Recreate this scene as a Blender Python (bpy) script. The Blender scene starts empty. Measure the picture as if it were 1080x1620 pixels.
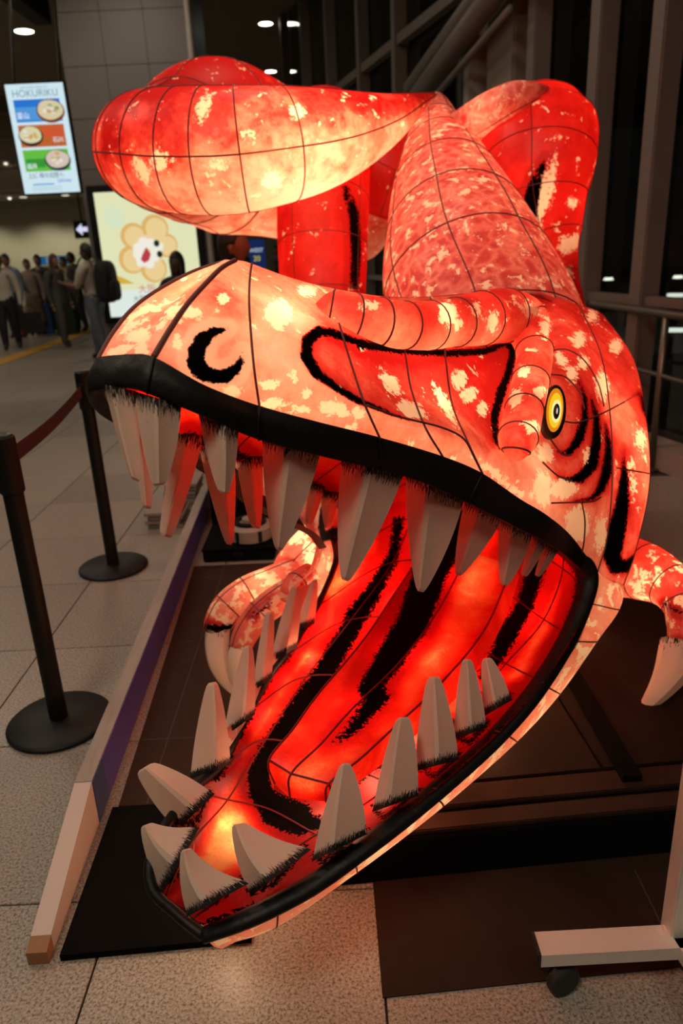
import bpy, bmesh, math, random
import numpy as np
from mathutils import Vector, Matrix

# ------------------------------------------------------------------ camera, world, lights, exposure
SC = bpy.context.scene
COL = SC.collection
F, TILT, ROLL, CH = 1167.0, math.radians(19.8), math.radians(2.65), 1.48
_f = np.array([0, math.cos(TILT), -math.sin(TILT)]); _r = np.array([1.0, 0, 0]); _d = np.cross(_f, _r)
CX = _r*math.cos(ROLL) + _d*math.sin(ROLL); CY = -_r*math.sin(ROLL) + _d*math.cos(ROLL); CZ = _f
CO = np.array([0, 0, CH])
cam = bpy.data.cameras.new('camera'); cam_o = bpy.data.objects.new('camera', cam); COL.objects.link(cam_o)
cam.sensor_fit = 'VERTICAL'; cam.sensor_height = 36; cam.lens = F/1620*36; cam.clip_start = .05; cam.clip_end = 300
M = Matrix.Identity(4)
for i in range(3):
    M[i][0], M[i][1], M[i][2], M[i][3] = CX[i], -CY[i], -CZ[i], CO[i]
cam_o.matrix_world = M
cam.dof.use_dof = True; cam.dof.focus_distance = 1.5; cam.dof.aperture_fstop = 3.6
SC.camera = cam_o
SC.view_settings.view_transform = 'Standard'; SC.view_settings.look = 'None'
SC.view_settings.gamma = 1; SC.view_settings.use_curve_mapping = False
SC.view_settings.exposure = 0.0
wd = bpy.data.worlds.new('night'); SC.world = wd; wd.use_nodes = True
wd.node_tree.nodes['Background'].inputs[0].default_value = (.9, .85, .8, 1)
wd.node_tree.nodes['Background'].inputs[1].default_value = .004

def area(name, loc, size, power, col=(1, .83, .64), rot=(0, 0, 0)):
    l = bpy.data.lights.new(name, 'AREA'); l.size = size; l.energy = power; l.color = col
    o = bpy.data.objects.new(name, l); COL.objects.link(o); o.location = loc; o.rotation_euler = rot
    return o
AMB = 1.3  # area lights added out of view at ceiling height for ambient fill
area('ceiling_fill_light', (-1.6, -1.2, 5.3), 1.2, 78*AMB)
area('ceiling_fill_light', (2.2, -1.8, 5.3), 1.2, 34*AMB)
area('ceiling_fill_light', (-3.6, 3.6, 5.3), 1.2, 48*AMB)
area('ceiling_fill_light', (-5.0, 9.0, 5.3), 1.2, 60*AMB)
area('ceiling_fill_light', (-10.5, 14.5, 5.3), 1.2, 80*AMB)
area('ceiling_fill_light', (-.3, 4.4, 5.4), 1.0, 24*AMB)
area('ceiling_fill_light', (-2.8, 10.9, 5.4), .8, 26*AMB)

# ------------------------------------------------------------------ geometry helpers
def ray(px, py): return CX*((px-540)/F) + CY*((py-810)/F) + CZ
def P(px, py, d): return CO + ray(px, py)*d
def G(px, py, h=0.0):
    r = ray(px, py); return CO + r*((h-CH)/r[2])
def atY(px, py, y):
    r = ray(px, py); return CO + r*(y/r[1])
LW = .85*CX + .07*CY - .52*CZ                      # sideways axis of the dinosaur's head
def side(w): return float((np.asarray(w)-CO) @ LW + .888)
def HP(p):                                          # head point: third value < .8 = distance from the head's middle plane, else depth
    px, py, q = p[:3]
    if abs(q) < .8:
        r = ray(px, py); return CO + r*((q-.888)/(r @ LW))
    return P(px, py, q)
def mirror(V):
    V = np.asarray(V, float); s = (V-CO) @ LW + .888
    return V - 2*s[..., None]*LW/ (LW @ LW)
def proj(V):
    v = np.asarray(V, float)-CO; d = v @ CZ
    return np.stack([540+F*(v @ CX)/d, 810+F*(v @ CY)/d], -1), d

def mk(name, V, Fc, mat=None, parent=None, smooth=True, attrs=None, mats=None, midx=None, uv=None):
    me = bpy.data.meshes.new(name)
    me.from_pydata([tuple(map(float, v)) for v in V], [], [tuple(int(i) for i in f) for f in Fc])
    if mats:
        for m in mats: me.materials.append(m)
        if midx is not None: me.polygons.foreach_set('material_index', np.asarray(midx, np.int32))
    elif mat: me.materials.append(mat)
    if smooth: me.polygons.foreach_set('use_smooth', np.ones(len(me.polygons), bool))
    if attrs:
        for k, a in attrs.items():
            at = me.attributes.new(k, 'FLOAT', 'POINT'); at.data.foreach_set('value', np.asarray(a, np.float32))
    if uv is not None:
        lay = me.uv_layers.new(name='UVMap')
        li = np.zeros(len(me.loops), np.int32); me.loops.foreach_get('vertex_index', li)
        lay.data.foreach_set('uv', np.asarray(uv, np.float32)[li].ravel())
    me.update()
    o = bpy.data.objects.new(name, me); COL.objects.link(o)
    if parent: o.parent = parent
    return o
def put(o, w):                                      # place a child made in local coordinates
    o.location = w; return o
def empty(name, loc=(0, 0, 0), rz=0):
    o = bpy.data.objects.new(name, None); COL.objects.link(o); o.location = loc; o.rotation_euler = (0, 0, rz)
    o.empty_display_size = .1; return o
def tag(o, label=None, cat=None, group=None, kind=None):
    if label: o['label'] = label
    if cat: o['category'] = cat
    if group: o['group'] = group
    if kind: o['kind'] = kind
    return o

def catmull(A, n):                                  # A (k, c) -> dense ((k-1)*n+1, c)
    A = np.asarray(A, float); k = len(A)
    E = np.vstack([2*A[0]-A[1], A, 2*A[-1]-A[-2]])
    out = []
    for i in range(k-1):
        p0, p1, p2, p3 = E[i:i+4]
        t = np.linspace(0, 1, n, endpoint=False)[:, None]
        out.append(.5*((2*p1)+(-p0+p2)*t+(2*p0-5*p1+4*p2-p3)*t**2+(-p0+3*p1-3*p2+p3)*t**3))
    out.append(A[-1:]); return np.vstack(out)
def dense_grid(Gd, nu, nv):                         # (m,n,c)
    Gd = np.asarray(Gd, float); m, n, c = Gd.shape
    a = np.stack([catmull(Gd[:, j], nu) for j in range(n)], 1)
    return np.stack([catmull(a[i], nv) for i in range(a.shape[0])], 0)
def grid_faces(m, n, off=0, flip=False, closed=False):
    f = []
    nn = n if closed else n-1
    for i in range(m-1):
        for j in range(nn):
            j2 = (j+1) % n
            q = (off+i*n+j, off+i*n+j2, off+(i+1)*n+j2, off+(i+1)*n+j)
            f.append(q[::-1] if flip else q)
    return f
def frames(Pt):
    Pt = np.asarray(Pt, float); T = np.gradient(Pt, axis=0); T /= np.linalg.norm(T, axis=1)[:, None]+1e-9
    up = np.array([0, 0, 1.0]) if abs(T[0][2]) < .9 else np.array([0, 1.0, 0])
    n = np.cross(up, T[0]); n /= np.linalg.norm(n); N = [n]
    for i in range(1, len(Pt)):
        n = N[-1]-T[i]*(N[-1] @ T[i]); n /= np.linalg.norm(n)+1e-9; N.append(n)
    N = np.array(N); B = np.cross(T, N); return T, N, B
def tube_geo(Pt, r, seg=6, squash=1.0):
    Pt = np.asarray(Pt, float); r = np.broadcast_to(np.asarray(r, float), (len(Pt),))
    T, N, B = frames(Pt)
    th = np.linspace(0, 2*math.pi, seg, endpoint=False)
    V = Pt[:, None]+r[:, None, None]*(np.cos(th)[None, :, None]*N[:, None]+squash*np.sin(th)[None, :, None]*B[:, None])
    V = V.reshape(-1, 3); Fc = grid_faces(len(Pt), seg, closed=True)
    k = len(V); V = np.vstack([V, Pt[:1], Pt[-1:]])
    m = (len(Pt)-1)*seg
    for j in range(seg):
        Fc.append((k, (j+1) % seg, j)); Fc.append((k+1, m+j, m+(j+1) % seg))
    return V, Fc
def tube(name, Pt, r, mat, parent=None, seg=6, smooth=True, squash=1.0):
    V, Fc = tube_geo(Pt, r, seg, squash); return mk(name, V, Fc, mat, parent, smooth)

def bm_obj(name, bm, mat, parent=None, smooth=False):
    me = bpy.data.meshes.new(name); bm.to_mesh(me); bm.free()
    if mat: me.materials.append(mat)
    if smooth: me.polygons.foreach_set('use_smooth', np.ones(len(me.polygons), bool))
    o = bpy.data.objects.new(name, me); COL.objects.link(o)
    if parent: o.parent = parent
    return o
def box(name, c, s, mat, parent=None, bev=0.0, rz=0.0):
    bm = bmesh.new(); bmesh.ops.create_cube(bm, size=1)
    bmesh.ops.scale(bm, vec=s, verts=bm.verts)
    if bev: bmesh.ops.bevel(bm, geom=bm.edges[:], offset=bev, segments=2, affect='EDGES', clamp_overlap=True)
    o = bm_obj(name, bm, mat, parent); o.location = c; o.rotation_euler = (0, 0, rz); return o
def lathe(name, prof, mat, parent=None, seg=32, loc=(0, 0, 0), smooth=True, caps=True):
    V = []; n = len(prof)
    for r, z in prof:
        for k in range(seg):
            a = 2*math.pi*k/seg; V.append((r*math.cos(a), r*math.sin(a), z))
    Fc = grid_faces(n, seg, closed=True)
    if caps: Fc.append(tuple(range(seg))[::-1]); Fc.append(tuple((n-1)*seg+k for k in range(seg)))
    o = mk(name, V, Fc, mat, parent, smooth); o.location = loc
    if smooth:
        o.data.set_sharp_from_angle(angle=math.radians(40))
    return o
def prism(name, poly, y0, y1, mat, parent=None):    # polygon in local x,z extruded along y
    n = len(poly); V = [(x, y0, z) for x, z in poly]+[(x, y1, z) for x, z in poly]
    Fc = [tuple(range(n)), tuple(range(2*n-1, n-1, -1))]+[(i, i+n, (i+1) % n+n, (i+1) % n) for i in range(n)]
    o = mk(name, V, Fc, mat, parent, False)
    bm = bmesh.new(); bm.from_mesh(o.data); bmesh.ops.recalc_face_normals(bm, faces=bm.faces); bm.to_mesh(o.data); bm.free()
    return o
def bar(name, a, b, w, h, mat, parent=None):        # rectangular bar from a to b
    a, b = np.asarray(a, float), np.asarray(b, float); t = b-a; L = np.linalg.norm(t)
    o = box(name, (0, 0, 0), (w, L, h), mat, parent)
    q = Vector(t).to_track_quat('Y', 'Z'); o.rotation_euler = q.to_euler(); o.location = (a+b)/2; return o

# signed distances (in units of the drawing) for painted marks
def sd_stroke(Q, st):
    st = np.asarray(st, float); best = np.full(len(Q), 1e3)
    for a, b in zip(st[:-1], st[1:]):
        ab = b[:2]-a[:2]; L = ab @ ab+1e-9
        t = np.clip(((Q-a[:2]) @ ab)/L, 0, 1)
        d = np.linalg.norm(Q-(a[:2]+t[:, None]*ab), axis=1)-(a[2]+t*(b[2]-a[2]))/2
        best = np.minimum(best, d)
    return best
def sd_poly(Q, pl):
    pl = np.asarray(pl, float); n = len(pl); d = np.full(len(Q), 1e9); ins = np.zeros(len(Q), bool)
    for i in range(n):
        a, b = pl[i], pl[(i+1) % n]; ab = b-a
        t = np.clip(((Q-a) @ ab)/(ab @ ab+1e-9), 0, 1)
        d = np.minimum(d, np.linalg.norm(Q-(a+t[:, None]*ab), axis=1))
        c = (a[1] > Q[:, 1]) != (b[1] > Q[:, 1])
        xx = a[0]+(Q[:, 1]-a[1])/(b[1]-a[1]+1e-12)*(b[0]-a[0])
        ins ^= c & (Q[:, 0] < xx)
    return np.where(ins, -d, d)
def sd_ell(Q, e):
    cx, cy, rx, ry = e[:4]; an = math.radians(e[4]) if len(e) > 4 else 0
    x = Q[:, 0]-cx; y = Q[:, 1]-cy
    u = x*math.cos(an)+y*math.sin(an); v = -x*math.sin(an)+y*math.cos(an)
    k = np.sqrt((u/rx)**2+(v/ry)**2); return (k-1)*min(rx, ry)
def c3(x, y): return (130+x*.4352, 390+y*.4352)
def c4(x, y): return (580+x*.463, 430+y*.463)
def c5(x, y): return (200+x*.4074, 860+y*.4074)
def c6(x, y): return (560+x*.4815, 800+y*.4815)
def S3(*p): return [(*c3(x, y), w*.4352) for x, y, w in p]
def S4(*p): return [(*c4(x, y), w*.463) for x, y, w in p]
def S5(*p): return [(*c5(x, y), w*.4074) for x, y, w in p]
def S6(*p): return [(*c6(x, y), w*.4815) for x, y, w in p]

# ------------------------------------------------------------------ materials
def nmat(name):
    m = bpy.data.materials.new(name); m.use_nodes = True; nt = m.node_tree
    for n in list(nt.nodes): nt.nodes.remove(n)
    out = nt.nodes.new('ShaderNodeOutputMaterial'); return m, nt, out
def N(nt, typ, **kw):
    n = nt.nodes.new(typ)
    for k, v in kw.items():
        if k.startswith('i_'):
            key = k[2:]; n.inputs[int(key) if key.isdigit() else key].default_value = v
        else: setattr(n, k, v)
    return n
def L(nt, a, b): nt.links.new(a, b)
def rgb(h):
    h = h.lstrip('#'); v = [int(h[i:i+2], 16)/255 for i in (0, 2, 4)]
    return tuple((c/12.92 if c <= .04045 else ((c+.055)/1.055)**2.4) for c in v)+(1,)
def simple(name, col, rough=.6, metal=0.0, bump=0.0, bscale=60, var=.0, vscale=8, spec=.5):
    m, nt, out = nmat(name)
    b = N(nt, 'ShaderNodeBsdfPrincipled'); b.inputs['Roughness'].default_value = rough; b.inputs['Metallic'].default_value = metal
    b.inputs['Specular IOR Level'].default_value = spec
    c = col if not isinstance(col, str) else rgb(col)
    b.inputs['Base Color'].default_value = c
    tc = N(nt, 'ShaderNodeTexCoord')
    if var:
        no = N(nt, 'ShaderNodeTexNoise', i_Scale=vscale, i_Detail=5.0); L(nt, tc.outputs['Object'], no.inputs['Vector'])
        mx = N(nt, 'ShaderNodeMix', data_type='RGBA'); mx.inputs[6].default_value = tuple(x*(1-var) for x in c[:3])+(1,); mx.inputs[7].default_value = tuple(min(1, x*(1+var)) for x in c[:3])+(1,)
        L(nt, no.outputs['Fac'], mx.inputs[0]); L(nt, mx.outputs[2], b.inputs['Base Color'])
    if bump:
        no2 = N(nt, 'ShaderNodeTexNoise', i_Scale=bscale, i_Detail=4.0); L(nt, tc.outputs['Object'], no2.inputs['Vector'])
        bp = N(nt, 'ShaderNodeBump', i_Strength=bump, i_Distance=.01); L(nt, no2.outputs['Fac'], bp.inputs['Height']); L(nt, bp.outputs[0], b.inputs['Normal'])
    L(nt, b.outputs[0], out.inputs[0]); return m
def emit(name, col, s):
    m, nt, out = nmat(name); e = N(nt, 'ShaderNodeEmission'); e.inputs[0].default_value = col if not isinstance(col, str) else rgb(col); e.inputs[1].default_value = s
    L(nt, e.outputs[0], out.inputs[0]); return m

def paper(name, speck=.0, pale=(.94, .52, .42), mid=(.91, .29, .205), red=(.74, .060, .045), deep=(.44, .009, .010), cells=0.0, trans=.62, out_mul=.95, brush=16.0, var=.8, spot_amp=36.0, feather=14.0, fine=.25):
    """painted lantern paper: pigment (tone), wax-resist cream patches (spot, speck), black ink (blk); light comes through from the lamps inside"""
    m, nt, out = nmat(name)
    tc = N(nt, 'ShaderNodeTexCoord'); ob = tc.outputs['Object']
    at = lambda k: N(nt, 'ShaderNodeAttribute', attribute_name=k).outputs['Fac']
    def noise(sc, det=4.0, rough=.55, dist=0.0):
        n = N(nt, 'ShaderNodeTexNoise', i_Scale=sc, i_Detail=det, i_Roughness=rough, i_Distortion=dist); L(nt, ob, n.inputs['Vector']); return n.outputs['Fac']
    def math_(op, a, b=None, c=None, clamp=False):
        n = N(nt, 'ShaderNodeMath', operation=op); n.use_clamp = clamp
        for i, v in enumerate((a, b, c)):
            if v is None: continue
            if isinstance(v, (int, float)): n.inputs[i].default_value = v
            else: L(nt, v, n.inputs[i])
        return n.outputs[0]
    n1 = noise(7, 5, .6, .4); n2 = noise(26, 4, .6)
    v = math_('ADD', math_('MULTIPLY', math_('SUBTRACT', n1, .5), var), math_('MULTIPLY', math_('SUBTRACT', n2, .5), var*.45))
    v = math_('ADD', v, math_('MULTIPLY', math_('SUBTRACT', noise(140, 3, .7), .5), fine))
    fe = N(nt, 'ShaderNodeMapRange', i_1=feather, i_2=-1.0); fe.interpolation_type = 'SMOOTHSTEP'; L(nt, at('blk'), fe.inputs[0])
    tone = math_('ADD', math_('ADD', at('tone'), v), math_('MULTIPLY', fe.outputs[0], .75))
    if cells:
        vo = N(nt, 'ShaderNodeTexVoronoi', i_Scale=15.0); vo.feature = 'DISTANCE_TO_EDGE'
        wn = N(nt, 'ShaderNodeTexNoise', i_Scale=9.0, i_Detail=3.0); L(nt, ob, wn.inputs['Vector']); wa = N(nt, 'ShaderNodeVectorMath', operation='MULTIPLY_ADD'); L(nt, wn.outputs['Color'], wa.inputs[0]); wa.inputs[1].default_value = (.14, .14, .14); L(nt, ob, wa.inputs[2]); L(nt, wa.outputs[0], vo.inputs['Vector'])
        tone = math_('ADD', tone, math_('MULTIPLY', math_('SUBTRACT', math_('MINIMUM', vo.outputs['Distance'], .25), .10), cells))
    cr = N(nt, 'ShaderNodeValToRGB'); e = cr.color_ramp.elements
    e[0].position = 0; e[0].color = (*pale, 1); e[1].position = 1; e[1].color = (*deep, 1)
    a = e.new(.33); a.color = (*mid, 1); a = e.new(.66); a.color = (*red, 1)
    L(nt, tone, cr.inputs[0])
    sp = math_('ADD', at('spot'), math_('MULTIPLY', math_('SUBTRACT', noise(58, 5, .75), .5), spot_amp))
    spm = N(nt, 'ShaderNodeMapRange', i_1=1.0, i_2=-1.0); L(nt, sp, spm.inputs[0]); spm = spm.outputs[0]
    if speck:
        k = N(nt, 'ShaderNodeMapRange', i_1=.66-speck*.12, i_2=.685-speck*.12); L(nt, noise(19, 6, .66, .3), k.inputs[0])
        spm = math_('MAXIMUM', spm, k.outputs[0])
    mx = N(nt, 'ShaderNodeMix', data_type='RGBA'); L(nt, spm, mx.inputs[0]); L(nt, cr.outputs[0], mx.inputs[6]); mx.inputs[7].default_value = (1, .88, .68, 1)
    bl = math_('ADD', at('blk'), math_('MULTIPLY', math_('SUBTRACT', noise(120, 3, .7), .47), brush))
    bm_ = N(nt, 'ShaderNodeMapRange', i_1=.9, i_2=-.9); L(nt, bl, bm_.inputs[0])
    tr = N(nt, 'ShaderNodeBsdfTranslucent'); L(nt, mx.outputs[2], tr.inputs[0])
    om = N(nt, 'ShaderNodeMix', data_type='RGBA', blend_type='MULTIPLY'); om.inputs[0].default_value = 1; L(nt, mx.outputs[2], om.inputs[6]); om.inputs[7].default_value = (out_mul, out_mul, out_mul, 1)
    di = N(nt, 'ShaderNodeBsdfDiffuse'); L(nt, om.outputs[2], di.inputs[0])
    ms = N(nt, 'ShaderNodeMixShader'); ms.inputs[0].default_value = trans; L(nt, di.outputs[0], ms.inputs[1]); L(nt, tr.outputs[0], ms.inputs[2])
    gl = N(nt, 'ShaderNodeBsdfGlossy', i_Roughness=.42); gl.inputs[0].default_value = (1, 1, 1, 1)
    bp = N(nt, 'ShaderNodeBump', i_Strength=.25, i_Distance=.004); L(nt, noise(90, 4), bp.inputs['Height']); L(nt, bp.outputs[0], gl.inputs['Normal'])
    m2 = N(nt, 'ShaderNodeMixShader'); m2.inputs[0].default_value = .035; L(nt, ms.outputs[0], m2.inputs[1]); L(nt, gl.outputs[0], m2.inputs[2])
    ink = N(nt, 'ShaderNodeBsdfPrincipled'); ink.inputs['Base Color'].default_value = (.0035, .002, .002, 1); ink.inputs['Roughness'].default_value = .8; ink.inputs['Specular IOR Level'].default_value = .02
    m3 = N(nt, 'ShaderNodeMixShader'); L(nt, bm_.outputs[0], m3.inputs[0]); L(nt, m2.outputs[0], m3.inputs[1]); L(nt, ink.outputs[0], m3.inputs[2])
    L(nt, m3.outputs[0], out.inputs[0]); return m

M_skin = paper('painted_head_paper', speck=.25, feather=1.5, var=1.0)
M_low = paper('painted_jaw_paper', speck=1.0)
M_mouth = paper('painted_mouth_paper', speck=0, pale=(1, .48, .20), mid=(1, .13, .045), red=(.88, .020, .008), deep=(.50, .003, .003), out_mul=.45, brush=34, var=.9, feather=34, fine=.5)
M_body = paper('painted_torso_paper', speck=.75, pale=(.97, .58, .47), mid=(.88, .30, .24), red=(.66, .09, .085), deep=(.42, .025, .035), cells=1.1, trans=.5, out_mul=1.1)
M_limb = paper('painted_limb_paper', speck=.25, red=(.80, .025, .018), deep=(.55, .006, .006))
M_tail = paper('painted_tail_paper', speck=.3, var=1.6)

def wood_tooth():
    m, nt, out = nmat('tooth_foam')
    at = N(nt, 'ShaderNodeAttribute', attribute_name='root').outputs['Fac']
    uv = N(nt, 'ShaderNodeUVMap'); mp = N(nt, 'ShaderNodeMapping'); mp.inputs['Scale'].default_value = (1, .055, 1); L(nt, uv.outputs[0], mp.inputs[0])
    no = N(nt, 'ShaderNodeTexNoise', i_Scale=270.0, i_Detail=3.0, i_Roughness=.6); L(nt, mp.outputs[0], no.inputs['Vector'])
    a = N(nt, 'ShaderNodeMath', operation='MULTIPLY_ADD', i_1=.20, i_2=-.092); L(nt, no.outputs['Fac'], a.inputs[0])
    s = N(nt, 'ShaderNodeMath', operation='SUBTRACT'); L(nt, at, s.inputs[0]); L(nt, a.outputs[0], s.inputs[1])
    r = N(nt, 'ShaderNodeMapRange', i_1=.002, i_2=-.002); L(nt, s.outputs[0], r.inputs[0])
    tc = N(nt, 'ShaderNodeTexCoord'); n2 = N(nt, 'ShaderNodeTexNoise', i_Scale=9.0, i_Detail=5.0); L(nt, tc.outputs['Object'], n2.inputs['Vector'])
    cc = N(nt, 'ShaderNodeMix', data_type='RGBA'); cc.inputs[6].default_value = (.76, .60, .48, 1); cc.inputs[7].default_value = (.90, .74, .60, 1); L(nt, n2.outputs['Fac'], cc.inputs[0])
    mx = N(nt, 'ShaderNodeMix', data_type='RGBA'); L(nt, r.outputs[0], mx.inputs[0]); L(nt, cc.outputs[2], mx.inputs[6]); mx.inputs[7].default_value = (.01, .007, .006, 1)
    di = N(nt, 'ShaderNodeBsdfPrincipled'); di.inputs['Roughness'].default_value = .7; L(nt, mx.outputs[2], di.inputs['Base Color'])
    tr = N(nt, 'ShaderNodeBsdfTranslucent'); L(nt, mx.outputs[2], tr.inputs[0])
    ms = N(nt, 'ShaderNodeMixShader'); ms.inputs[0].default_value = .32; L(nt, di.outputs[0], ms.inputs[1]); L(nt, tr.outputs[0], ms.inputs[2])
    L(nt, ms.outputs[0], out.inputs[0]); return m
M_tooth = wood_tooth()
M_rib = simple('wire_and_glue', (.15, .035, .028, 1), .6)
M_rib_mouth = simple('wire_under_red_paper', (.16, .004, .003, 1), .6)
M_rib_pale = simple('wire_under_paper', (.22, .06, .04, 1), .6)
M_ink = simple('black_painted_band', (.007, .006, .006, 1), .5, spec=.3, bump=.25, bscale=35, var=.5, vscale=20)
M_black = simple('black_metal', (.007, .007, .007, 1), .5, spec=.25)
M_black_matte = simple('black_panel', (.004, .004, .004, 1), .9, spec=.05)
M_deck = simple('dark_brown_deck', (.030, .015, .010, 1), .7, var=.3, vscale=14, spec=.15)
M_alu = simple('brushed_aluminium', (.78, .72, .66, 1), .5, .35, bump=.05, bscale=200)
M_steel = simple('stainless_rail', (.22, .19, .155, 1), .38, .8)
M_mull = simple('grey_painted_mullion', (.17, .145, .125, 1), .5, var=.1)
M_beige = simple('beige_column_paint', (.24, .20, .155, 1), .6, var=.08)
M_rubber = simple('black_rubber', (.015, .015, .015, 1), .6)

def granite():
    m, nt, out = nmat('speckled_granite')
    tc = N(nt, 'ShaderNodeTexCoord'); ge = N(nt, 'ShaderNodeNewGeometry')
    n1 = N(nt, 'ShaderNodeTexNoise', i_Scale=150.0, i_Detail=3.0, i_Roughness=.7); L(nt, ge.outputs['Position'], n1.inputs['Vector'])
    n2 = N(nt, 'ShaderNodeTexNoise', i_Scale=2.2, i_Detail=4.0); L(nt, ge.outputs['Position'], n2.inputs['Vector'])
    cr = N(nt, 'ShaderNodeValToRGB'); e = cr.color_ramp.elements
    e[0].position = .36; e[0].color = (.10, .085, .07, 1); e[1].position = .62; e[1].color = (.40, .36, .31, 1)
    a = e.new(.47); a.color = (.27, .24, .20, 1)
    L(nt, n1.outputs['Fac'], cr.inputs[0])
    mx = N(nt, 'ShaderNodeMix', data_type='RGBA', blend_type='MULTIPLY'); mx.inputs[0].default_value = .5; L(nt, cr.outputs[0], mx.inputs[6]); L(nt, n2.outputs['Color'], mx.inputs[7])
    oi = N(nt, 'ShaderNodeObjectInfo'); mr = N(nt, 'ShaderNodeMapRange', i_3=.86, i_4=1.08); L(nt, oi.outputs['Random'], mr.inputs[0])
    hs = N(nt, 'ShaderNodeHueSaturation'); L(nt, mr.outputs[0], hs.inputs['Value']); L(nt, cr.outputs[0], hs.inputs['Color'])
    b = N(nt, 'ShaderNodeBsdfPrincipled'); b.inputs['Roughness'].default_value = .36; b.inputs['Specular IOR Level'].default_value = .4
    L(nt, hs.outputs[0], b.inputs['Base Color']); L(nt, b.outputs[0], out.inputs[0]); return m
M_gran = granite()
M_joint = simple('dark_joint', (.035, .03, .026, 1), .8)

# ------------------------------------------------------------------ the setting
floor = box('floor', (0, 14, -.06), (46, 40, .1), M_joint); tag(floor, kind='structure')
TX, TY, X0, Y0 = .640, .626, .045, 1.386
bm = bmesh.new(); bmesh.ops.create_cube(bm, size=1); bmesh.ops.scale(bm, vec=(TX-.005, TY-.005, .009), verts=bm.verts)
top = [e for e in bm.edges if all(v.co.z > 0 for v in e.verts)]
bmesh.ops.bevel(bm, geom=top, offset=.0015, segments=1, affect='EDGES')
tile0 = bm_obj('tile', bm, M_gran, floor); tiles_me = tile0.data
first = True; nt_ = 0
for j in range(-2, 13):
    y = Y0+(j+.5)*TY
    for i in range(-14, 7):
        x = X0+(i+.5)*TX
        pj, d = proj(np.array([[x, y, 0]]))
        if d[0] < .3 or not (-190-500/d[0] < pj[0, 0] < 1270+400/d[0]) or pj[0, 1] > 2100 or x > 2.45+.25*(4-y): continue
        o = tile0 if first else tile0.copy()
        if not first: COL.objects.link(o)
        first = False; nt_ += 1
        o.location = (x, y, -.0045-floor.location[2]); o.location.x -= floor.location.x; o.location.y -= floor.location.y
def far_floor():
    m, nt, out = nmat('granite_floor_far')
    ge = N(nt, 'ShaderNodeNewGeometry')
    br = N(nt, 'ShaderNodeTexBrick', offset=0.0, squash=1.0); br.inputs['Scale'].default_value = 1; br.inputs['Brick Width'].default_value = TX; br.inputs['Row Height'].default_value = TY; br.inputs['Mortar Size'].default_value = .004
    br.inputs[1].default_value = (.27, .24, .20, 1); br.inputs[2].default_value = (.24, .21, .18, 1); br.inputs[3].default_value = (.05, .04, .035, 1)
    mp = N(nt, 'ShaderNodeMapping'); mp.inputs['Location'].default_value = (-X0, -Y0, 0); L(nt, ge.outputs['Position'], mp.inputs[0]); L(nt, mp.outputs[0], br.inputs[0])
    b = N(nt, 'ShaderNodeBsdfPrincipled'); b.inputs['Roughness'].default_value = .38; b.inputs['Specular IOR Level'].default_value = .4; L(nt, br.outputs[0], b.inputs['Base Color']); L(nt, b.outputs[0], out.inputs[0]); return m
YF = Y0+13*TY
box('far_tiling', (0-floor.location.x, (YF+34)/2-floor.location.y, -.0045-floor.location.z), (46, 34-YF, .009), far_floor(), floor)['kind'] = 'stuff'
M_yel = simple('yellow_tactile', (.50, .27, .04, 1), .6)
ts = box('tactile_strip', (-5.25-floor.location.x, 17.2-floor.location.y, .004-floor.location.z), (.32, 17, .006), M_yel, floor)
M_ceil = simple('dark_ceiling', (.34, .29, .22, 1), .8, var=.1)
ceil = box('ceiling', (0, 14, 5.6), (46, 40, .1), M_ceil); tag(ceil, kind='structure')
M_wallfar = simple('pale_far_wall', (.36, .34, .25, 1), .7, var=.06)
M_soff = simple('brown_soffit', (.30, .25, .17, 1), .8, var=.15, vscale=1.5)
wb = box('wall_back', (-10, 24.5, 1.6), (26, .3, 3.2), M_wallfar); tag(wb, kind='structure')
M_greywall = simple('grey_wall', (.20, .175, .15, 1), .7, var=.06)
so = box('trim_1', (-11, 23.2, 4.38), (24, 2.4, 2.36), M_soff); tag(so, kind='structure')
for k in range(4):
    b = box('soffit_ledge', (0, -1.24-.02*k, -1.1+.62*k), (24, .06, .07), M_ceil, so)
wl = box('wall_left', (-17, 14, 2.75), (.3, 40, 5.5), M_greywall); tag(wl, kind='structure')
wbh = box('wall_front', (0, -5.5, 2.75), (46, .3, 5.5), M_greywall); tag(wbh, kind='structure')
bx = box('trim_2', (-4.6, 11.2, 5.36), (.28, 6.5, .38), simple('dark_beam', (.02, .017, .015, 1), .7)); tag(bx, kind='structure')

# pillar clad in square panels
PX0, PX1, PY = -3.78, -1.90, 12.5
M_clad = simple('grey_pillar_cladding', (.150, .138, .130, 1), .55, var=.06, vscale=2)
pil = box('wall_pillar', ((PX0+PX1)/2, PY+.75, 2.75), (PX1-PX0, 1.46, 5.5), M_joint); tag(pil, kind='structure')
cw = (PX1-PX0)/3
for i in range(3):
    for j in range(8):
        box('panel', (PX0+cw*(i+.5)-pil.location.x, -.75, (j+.5)*.6875-2.75), (cw-.006, .05, .681), M_clad, pil, bev=.003)
for j in range(8):
    box('panel', (PX1-pil.location.x+.012, 0, (j+.5)*.6875-2.75), (.03, 1.45, .681), M_clad, pil)
lathe('corner_trim', [(.05, -2.75), (.05, 2.75)], simple('pale_corner', (.42, .38, .34, 1), .4), pil, 12, (PX1-pil.location.x+.02, -.79, 0))

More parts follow.
